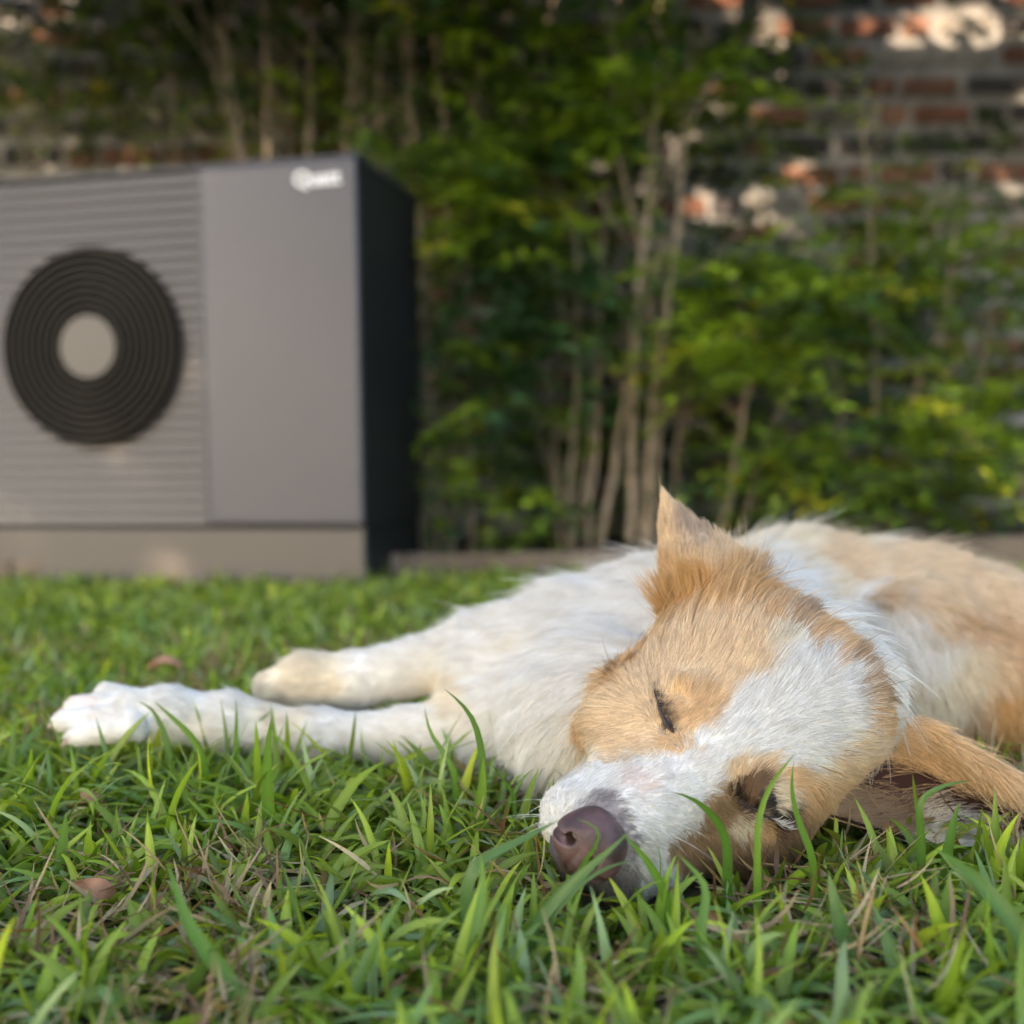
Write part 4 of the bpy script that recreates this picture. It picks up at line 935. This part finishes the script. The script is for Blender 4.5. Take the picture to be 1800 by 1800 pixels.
# ================================================================== LAWN
grass_m = leafy('grass_blade', .36, .45, .40, (1.3, 1.25, .55))
GC = np.array([(.145, .215, .024), (.215, .305, .030), (.29, .38, .038), (.36, .43, .045), (.165, .265, .07), (.24, .32, .14), (.55, .45, .26)])
def blades(name, B, L, W, head, th0, kap, cols, nseg, three, twist=None):
    n = len(B); s = np.linspace(0, 1, nseg + 1)
    th = th0[:, None] + kap[:, None] * s[None]; ds = (L / nseg)[:, None]
    h = np.stack([np.cos(head), np.sin(head), np.zeros(n)], 1)
    thm = (th[:, 1:] + th[:, :-1]) / 2
    hor = np.concatenate([np.zeros((n, 1)), np.cumsum(np.sin(thm) * ds, 1)], 1); ver = np.concatenate([np.zeros((n, 1)), np.cumsum(np.cos(thm) * ds, 1)], 1)
    C = B[:, None] + h[:, None] * hor[..., None] + np.array([0, 0, 1]) * ver[..., None]
    sway = (rng.normal(0, .12, n) * L)[:, None] * s[None] ** 2
    side = np.stack([-np.sin(head), np.cos(head), np.zeros(n)], 1)
    C = C + side[:, None] * sway[..., None]
    C[..., 2] = np.maximum(C[..., 2], .004)
    T = np.cross(side[:, None], np.stack([np.sin(th)[..., None] * h[:, None], ], 0)[0] + np.array([0, 0, 1]) * np.cos(th)[..., None])
    tw = (rng.normal(0, .5, n) if twist is None else twist)[:, None] + rng.normal(0, .6, n)[:, None] * s[None]
    sd = side[:, None] * np.cos(tw)[..., None] + T * np.sin(tw)[..., None]
    nn = T * np.cos(tw)[..., None] - side[:, None] * np.sin(tw)[..., None]
    prof = (np.minimum(1, .45 + s * 2.2) * (1 - s ** 2.6))[None, :, None] * (W / 2)[:, None, None]
    Lf = C - sd * prof + nn * prof * .35; Rf = C + sd * prof + nn * prof * .35
    if three:
        V = np.stack([Lf, C, Rf], 2); m = 3
    else: V = np.stack([Lf, Rf], 2); m = 2
    V = V.reshape(-1, 3); i0 = (np.arange(n) * (nseg + 1) * m)[:, None, None]
    k = np.arange(nseg)[None, :, None] * m; c = np.arange(m - 1)[None, None, :]
    a = i0 + k + c; F = np.stack([a, a + 1, a + 1 + m, a + m], -1).reshape(-1, 4)
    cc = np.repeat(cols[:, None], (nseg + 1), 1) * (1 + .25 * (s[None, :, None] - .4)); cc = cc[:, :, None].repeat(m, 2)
    if three: cc[:, :, 1] *= 1.18
    return V, F, np.clip(cc.reshape(-1, 3), 0, 1), C
def patch(P):
    return vnoise(np.c_[P[:, :2], np.zeros(len(P))], .10, 77), vnoise(np.c_[P[:, :2], np.zeros(len(P))], .04, 78)
def field_pts(y0, y1, dens, mx=.62, mb=.28):
    A = (y1 - y0); n = int(dens * A * (2 * mb + mx * (y0 + y1)))
    y = rng.uniform(y0, y1, n * 2); w = mb + mx * y; keep = rng.uniform(0, mb + mx * y1, n * 2) < w
    y = y[keep][:n]; w = w[keep][:n]; x = rng.uniform(-1, 1, len(y)) * w
    return np.stack([x, y, np.zeros(len(y))], 1)
def lawn(y0, y1, dens, nseg, three, Lr, Wr, tufts=6):
    R = field_pts(y0, y1, dens / tufts); R = R[(R[:, 1] < D_KERB - .01) | (np.abs(R[:, 0]) > 9)]
    pl = (R - PUMP); R = R[~(((pl @ lx) < .0) & ((pl @ lx) > WL) & ((pl @ ly) > .004) & ((pl @ ly) < DP))]
    n = len(R) * tufts; B = np.repeat(R, tufts, 0) + np.c_[rng.normal(0, .006, (n, 2)), np.zeros(n)]
    p1, p2 = patch(B)
    hd = np.repeat(rng.uniform(0, 6.283, len(R)), tufts) + rng.normal(0, 1.6, n)
    L = rng.uniform(*Lr, n) * (1 + .18 * p1); W = rng.uniform(*Wr, n)
    flat = rng.uniform(size=n) < .76; th0 = np.where(flat, rng.normal(.80, .32, n), np.abs(rng.normal(.30, .25, n))); kap = np.where(flat, rng.normal(1.35, .6, n), rng.normal(1.2, .7, n))
    w = np.array([.26, .27, .16, .07, .12, .10, .03]); ci = rng.choice(7, n, p=w / w.sum())
    # thin dry places
    dry = (p1 < -.45) & (rng.uniform(size=n) < .22); ci[dry] = 6
    cols = GC[ci] * rng.uniform(.70, 1.30, (n, 1)) * np.array([1 + .12 * p2, 1 + .05 * p2, np.ones(n)]).T
    L[ci == 6] *= .6; L *= np.where((B[:, 1] > .93) & (B[:, 1] < 1.10) & (B[:, 0] < 0.0), 1.42, 1.0)
    return B, L, W, hd, th0, kap, cols, nseg, three
def keep_off(B, L, W, hd, th0, kap, cols, nseg, three):
    # no blade grows under or through the dog
    ok = np.ones(len(B), bool)
    for z, lim in ((.02, .000), (.045, -.002)):
        ok &= fld.sample(B + np.array([0, 0, z])) > lim
    for f in (.5, .95):
        tip = B + np.stack([np.cos(hd) * L * f * .7, np.sin(hd) * L * f * .7, L * f * .5], 1); ok &= fld.sample(tip) > .000
    return [a[ok] for a in (B, L, W, hd, th0, kap, cols)] + [nseg, three]
parts = []
for args in ((.33, .64, 7500, 8, True, (.040, .080), (.0065, .0115)), (.64, 1.30, 12000, 7, True, (.034, .074), (.0055, .0108)), (1.30, 1.9, 8000, 5, True, (.034, .070), (.0060, .0110)), (1.9, 2.95, 6000, 3, False, (.03, .065), (.0055, .010))):
    parts.append(blades('g', *keep_off(*lawn(*args))))
def straws(y0, y1, dens):
    B = field_pts(y0, y1, dens); p1, _ = patch(B); B = B[(p1 < -.25) | (rng.uniform(size=len(B)) < .18)]; n = len(B); B[:, 2] = rng.uniform(.003, .028, n)
    ok = fld.sample(B + np.array([0, 0, .01])) > .01; B = B[ok]; n = len(B)
    cols = np.array([(.42, .30, .16), (.50, .40, .24), (.25, .14, .07), (.16, .09, .05)])[rng.integers(0, 4, n)] * rng.uniform(.7, 1.2, (n, 1))
    return blades('s', B, rng.uniform(.02, .06, n), rng.uniform(.001, .0042, n), rng.uniform(0, 6.28, n), rng.normal(1.25, .35, n), rng.normal(0, .5, n), cols, 4, False)
parts.append(straws(.4, 1.9, 9000))
nb = 0; VV, FF, CC = [], [], []
for V, F, C, _ in parts: VV.append(V); FF.append(F + nb); CC.append(C); nb += len(V)
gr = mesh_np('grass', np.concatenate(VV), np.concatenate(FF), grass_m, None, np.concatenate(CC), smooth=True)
tag(gr, 'short broad-bladed green lawn grass with dry thatch between', 'grass', kind='stuff')

# the tall single blades that stand out before the dog
def hero(pl, D, w, col, D1=None):
    D1 = D1 or D
    pts = [at(x, y, D + (D1 - D) * k / (len(pl) - 1)) for k, (x, y) in enumerate(pl)]
    P_ = np.array(pts); s = np.r_[0, np.cumsum(np.linalg.norm(np.diff(P_, axis=0), axis=1))]; s /= s[-1]; t = np.linspace(0, 1, 14)
    P_ = np.stack([np.interp(t, s, P_[:, i]) for i in range(3)], 1)
    for _ in range(2): P_[1:-1] = (P_[:-2] + P_[2:] + 2 * P_[1:-1]) / 4
    T = np.gradient(P_, axis=0); T /= np.linalg.norm(T, axis=1, keepdims=True)
    vw = CAM - P_; vw /= np.linalg.norm(vw, axis=1, keepdims=True)
    tilt = rng.uniform(-.5, .5); S = np.cross(T, vw); S /= np.linalg.norm(S, axis=1, keepdims=True); nn = np.cross(S, T)
    S2 = S * math.cos(tilt) + nn * math.sin(tilt); N2 = nn * math.cos(tilt) - S * math.sin(tilt)
    pr = (np.minimum(1, .6 + t * 2.5) * (1 - t ** 3.0))[:, None] * w / 2
    V = np.stack([P_ - S2 * pr + N2 * pr * .3, P_, P_ + S2 * pr + N2 * pr * .3], 1).reshape(-1, 3)
    a = (np.arange(13) * 3)[:, None] + np.arange(2)[None]; F = np.stack([a, a + 1, a + 4, a + 3], -1).reshape(-1, 4)
    c = np.tile(np.array(col), (14 * 3, 1)); c[1::3] *= 1.15
    o = mesh_np('grass_blade', V, F, grass_m, None, c, smooth=True)
    return o
G1_, G2_, G3_, G4_ = (.10, .21, .022), (.070, .16, .022), (.16, .28, .035), (.08, .17, .05)
heroes = [
 ([(478, 1520), (474, 1440), (470, 1360), (472, 1300), (477, 1262)], .93, .0125, G1_, .93, 'broad upright blade of grass left of centre in front of the foreleg'),
 ([(845, 1420), (850, 1380), (848, 1320), (838, 1270), (818, 1240), (780, 1210)], .92, .0075, G2_, .93, 'tall curved blade of grass leaning left before the white chest'),
 ([(842, 1480), (838, 1440), (848, 1390), (850, 1330)], .92, .0105, G3_, .92, 'short broad blade at the foot of the tall curved blade'),
 ([(800, 1350), (770, 1310), (752, 1285), (746, 1240)], .96, .006, G1_, .97, 'thin blade bending left beside the tall curved blade'),
 ([(905, 1440), (905, 1395), (880, 1365), (862, 1340)], .93, .0045, G2_, .93, 'small blade leaning left next to the muzzle'),
 ([(890, 1420), (905, 1390), (925, 1360), (940, 1350)], .94, .0050, G1_, .94, 'small blade leaning right next to the muzzle'),
 ([(1280, 1470), (1262, 1440), (1235, 1412), (1205, 1394), (1180, 1392)], .765, .0080, G2_, .77, 'dark blade arching left across the brown cheek'),
 ([(1330, 1470), (1330, 1445), (1342, 1400), (1362, 1365), (1400, 1322)], .755, .0060, G3_, .77, 'bright blade crossing the lower eye and leaning right'),
 ([(1430, 1500), (1412, 1470), (1395, 1420), (1388, 1375), (1396, 1335)], .765, .0060, G1_, .77, 'upright pointed blade right of the lower eye'),
 ([(1620, 1440), (1607, 1415), (1625, 1395), (1660, 1378), (1708, 1372)], .80, .0062, G2_, .80, 'blade bending right below the dark ear opening'),
 ([(1665, 1510), (1672, 1470), (1680, 1430), (1688, 1408)], .80, .0095, G2_, .80, 'dark cut blade standing under the ear'),
 ([(930, 1640), (985, 1570), (1040, 1520), (1085, 1485), (1105, 1462)], .70, .0085, G4_, .70, 'long blade slanting up across the nose'),
 ([(960, 1620), (1010, 1560), (1060, 1525), (1110, 1512)], .70, .0050, G4_, .71, 'thin blade arching below the nose'),
 ([(820, 1520), (870, 1500), (930, 1470), (985, 1440)], .70, .0085, G4_, .71, 'blade lying low left of the nose with its tip at the nostril'),
 ([(1010, 1530), (1050, 1490), (1065, 1455), (1010, 1438)], .715, .0035, G1_, .72, 'fine curled blade over the nose'),
 ([(1175, 1580), (1150, 1530), (1120, 1490), (1090, 1462)], .72, .0070, G1_, .72, 'dark blade leaning left below the lips'),
 ([(1160, 1600), (1172, 1540), (1190, 1500)], .72, .0070, G3_, .72, 'bright short blade under the white muzzle'),
 ([(300, 1330), (290, 1290), (268, 1240), (240, 1232)], 1.03, .0070, G2_, 1.04, 'blade arching over the front paw'),
 ([(360, 1330), (335, 1290), (300, 1258), (270, 1232)], 1.02, .0085, G1_, 1.03, 'wide blade slanting over the front paw'),
 ([(415, 1290), (417, 1255), (414, 1225)], 1.03, .0060, G1_, 1.03, 'short upright blade at the wrist of the foreleg'),
 ([(450, 1790), (400, 1720), (330, 1630), (292, 1510)], .62, .0105, G1_, .67, 'big blurred yellow-green blade close to the viewer at left'),
 ([(830, 1760), (815, 1690), (835, 1620), (850, 1560), (845, 1500)], .66, .0100, G3_, .70, 'blurred pale blade close to the viewer at centre'),
 ([(1260, 1800), (1250, 1720), (1225, 1640), (1250, 1560), (1190, 1500)], .66, .0080, G1_, .70, 'tall blurred blade close to the viewer under the muzzle'),
 ([(1800, 1640), (1730, 1560), (1690, 1520), (1640, 1490)], .66, .0120, G2_, .70, 'long blurred blade slanting down to the right corner'),
 ([(1500, 1700), (1480, 1640), (1465, 1570), (1455, 1530)], .68, .0110, G4_, .70, 'broad pale blurred blade right of centre'),
 ([(1010, 1800), (1015, 1740), (1020, 1690), (1015, 1650)], .60, .0100, G3_, .62, 'blurred upright blade low in the middle'),
 ([(1330, 1500), (1290, 1440), (1330, 1490)], .76, .0050, G1_, .76, None),
]
for pl, D, w, col, D1, lab in heroes:
    if lab is None: continue
    # root the blade in the ground
    p = at(pl[0][0], pl[0][1], D)
    if p[2] > .004:
        q = p.copy(); q[2] = .0; x, y = project(q); pl = [(x, y)] + pl
    o = hero(pl, D, w, col, D1); tag(o, lab, 'grass blade', 'tall blades of grass round the dog')

# fallen leaves and dead grass tufts
dead_m = simple('dead_leaf', (.42, .22, .13), .75, .3, noise=.4, nscale=60)
def fallen(px, py, D, L, rot, label, col=None):
    p = at(px, py, D); bm = bmesh.new(); nn_ = 7; rows = []
    for k in range(nn_):
        t = k / (nn_ - 1); w = L * .22 * math.sin(math.pi * min(1, t * .93 + .04)) ** .8
        zc = .010 * math.sin(t * 3.1)
        rows.append([bm.verts.new((L * (t - .5), -w, zc + .006)), bm.verts.new((L * (t - .5), 0, zc)), bm.verts.new((L * (t - .5), w, zc + .008))])
    for a, b in zip(rows[:-1], rows[1:]):
        for i in range(2): bm.faces.new((a[i], a[i + 1], b[i + 1], b[i]))
    o = bm_obj('fallen_leaf', bm, dead_m, None, True)
    md = o.modifiers.new('t', 'SOLIDIFY'); md.thickness = .0006
    o.location = p - np.array([0, 0, .017]); o.rotation_euler = rot; tag(o, label, 'leaf', 'fallen leaves in the grass')
fallen(160, 1535, .80, .034, (.9, .6, .4), 'curled pinkish dead leaf among the grass at lower left')
fallen(1238, 1602, .74, .030, (.5, .1, .2), 'pale pink dead leaf in the grass below the brown cheek')
fallen(1325, 1622, .735, .032, (.3, .3, -.6), 'reddish dead leaf in the grass just right of the pale pink leaf')
fallen(870, 1735, .66, .024, (.9, -.6, .9), 'small tan dead leaf in the blurred grass near the bottom')
fallen(290, 1157, 1.50, .045, (.2, .0, .1), 'flat orange dead leaf on the lawn beyond the paws')
fallen(150, 1395, .98, .034, (.3, .2, .3), 'dark brown dead leaf in the grass in front of the paw')
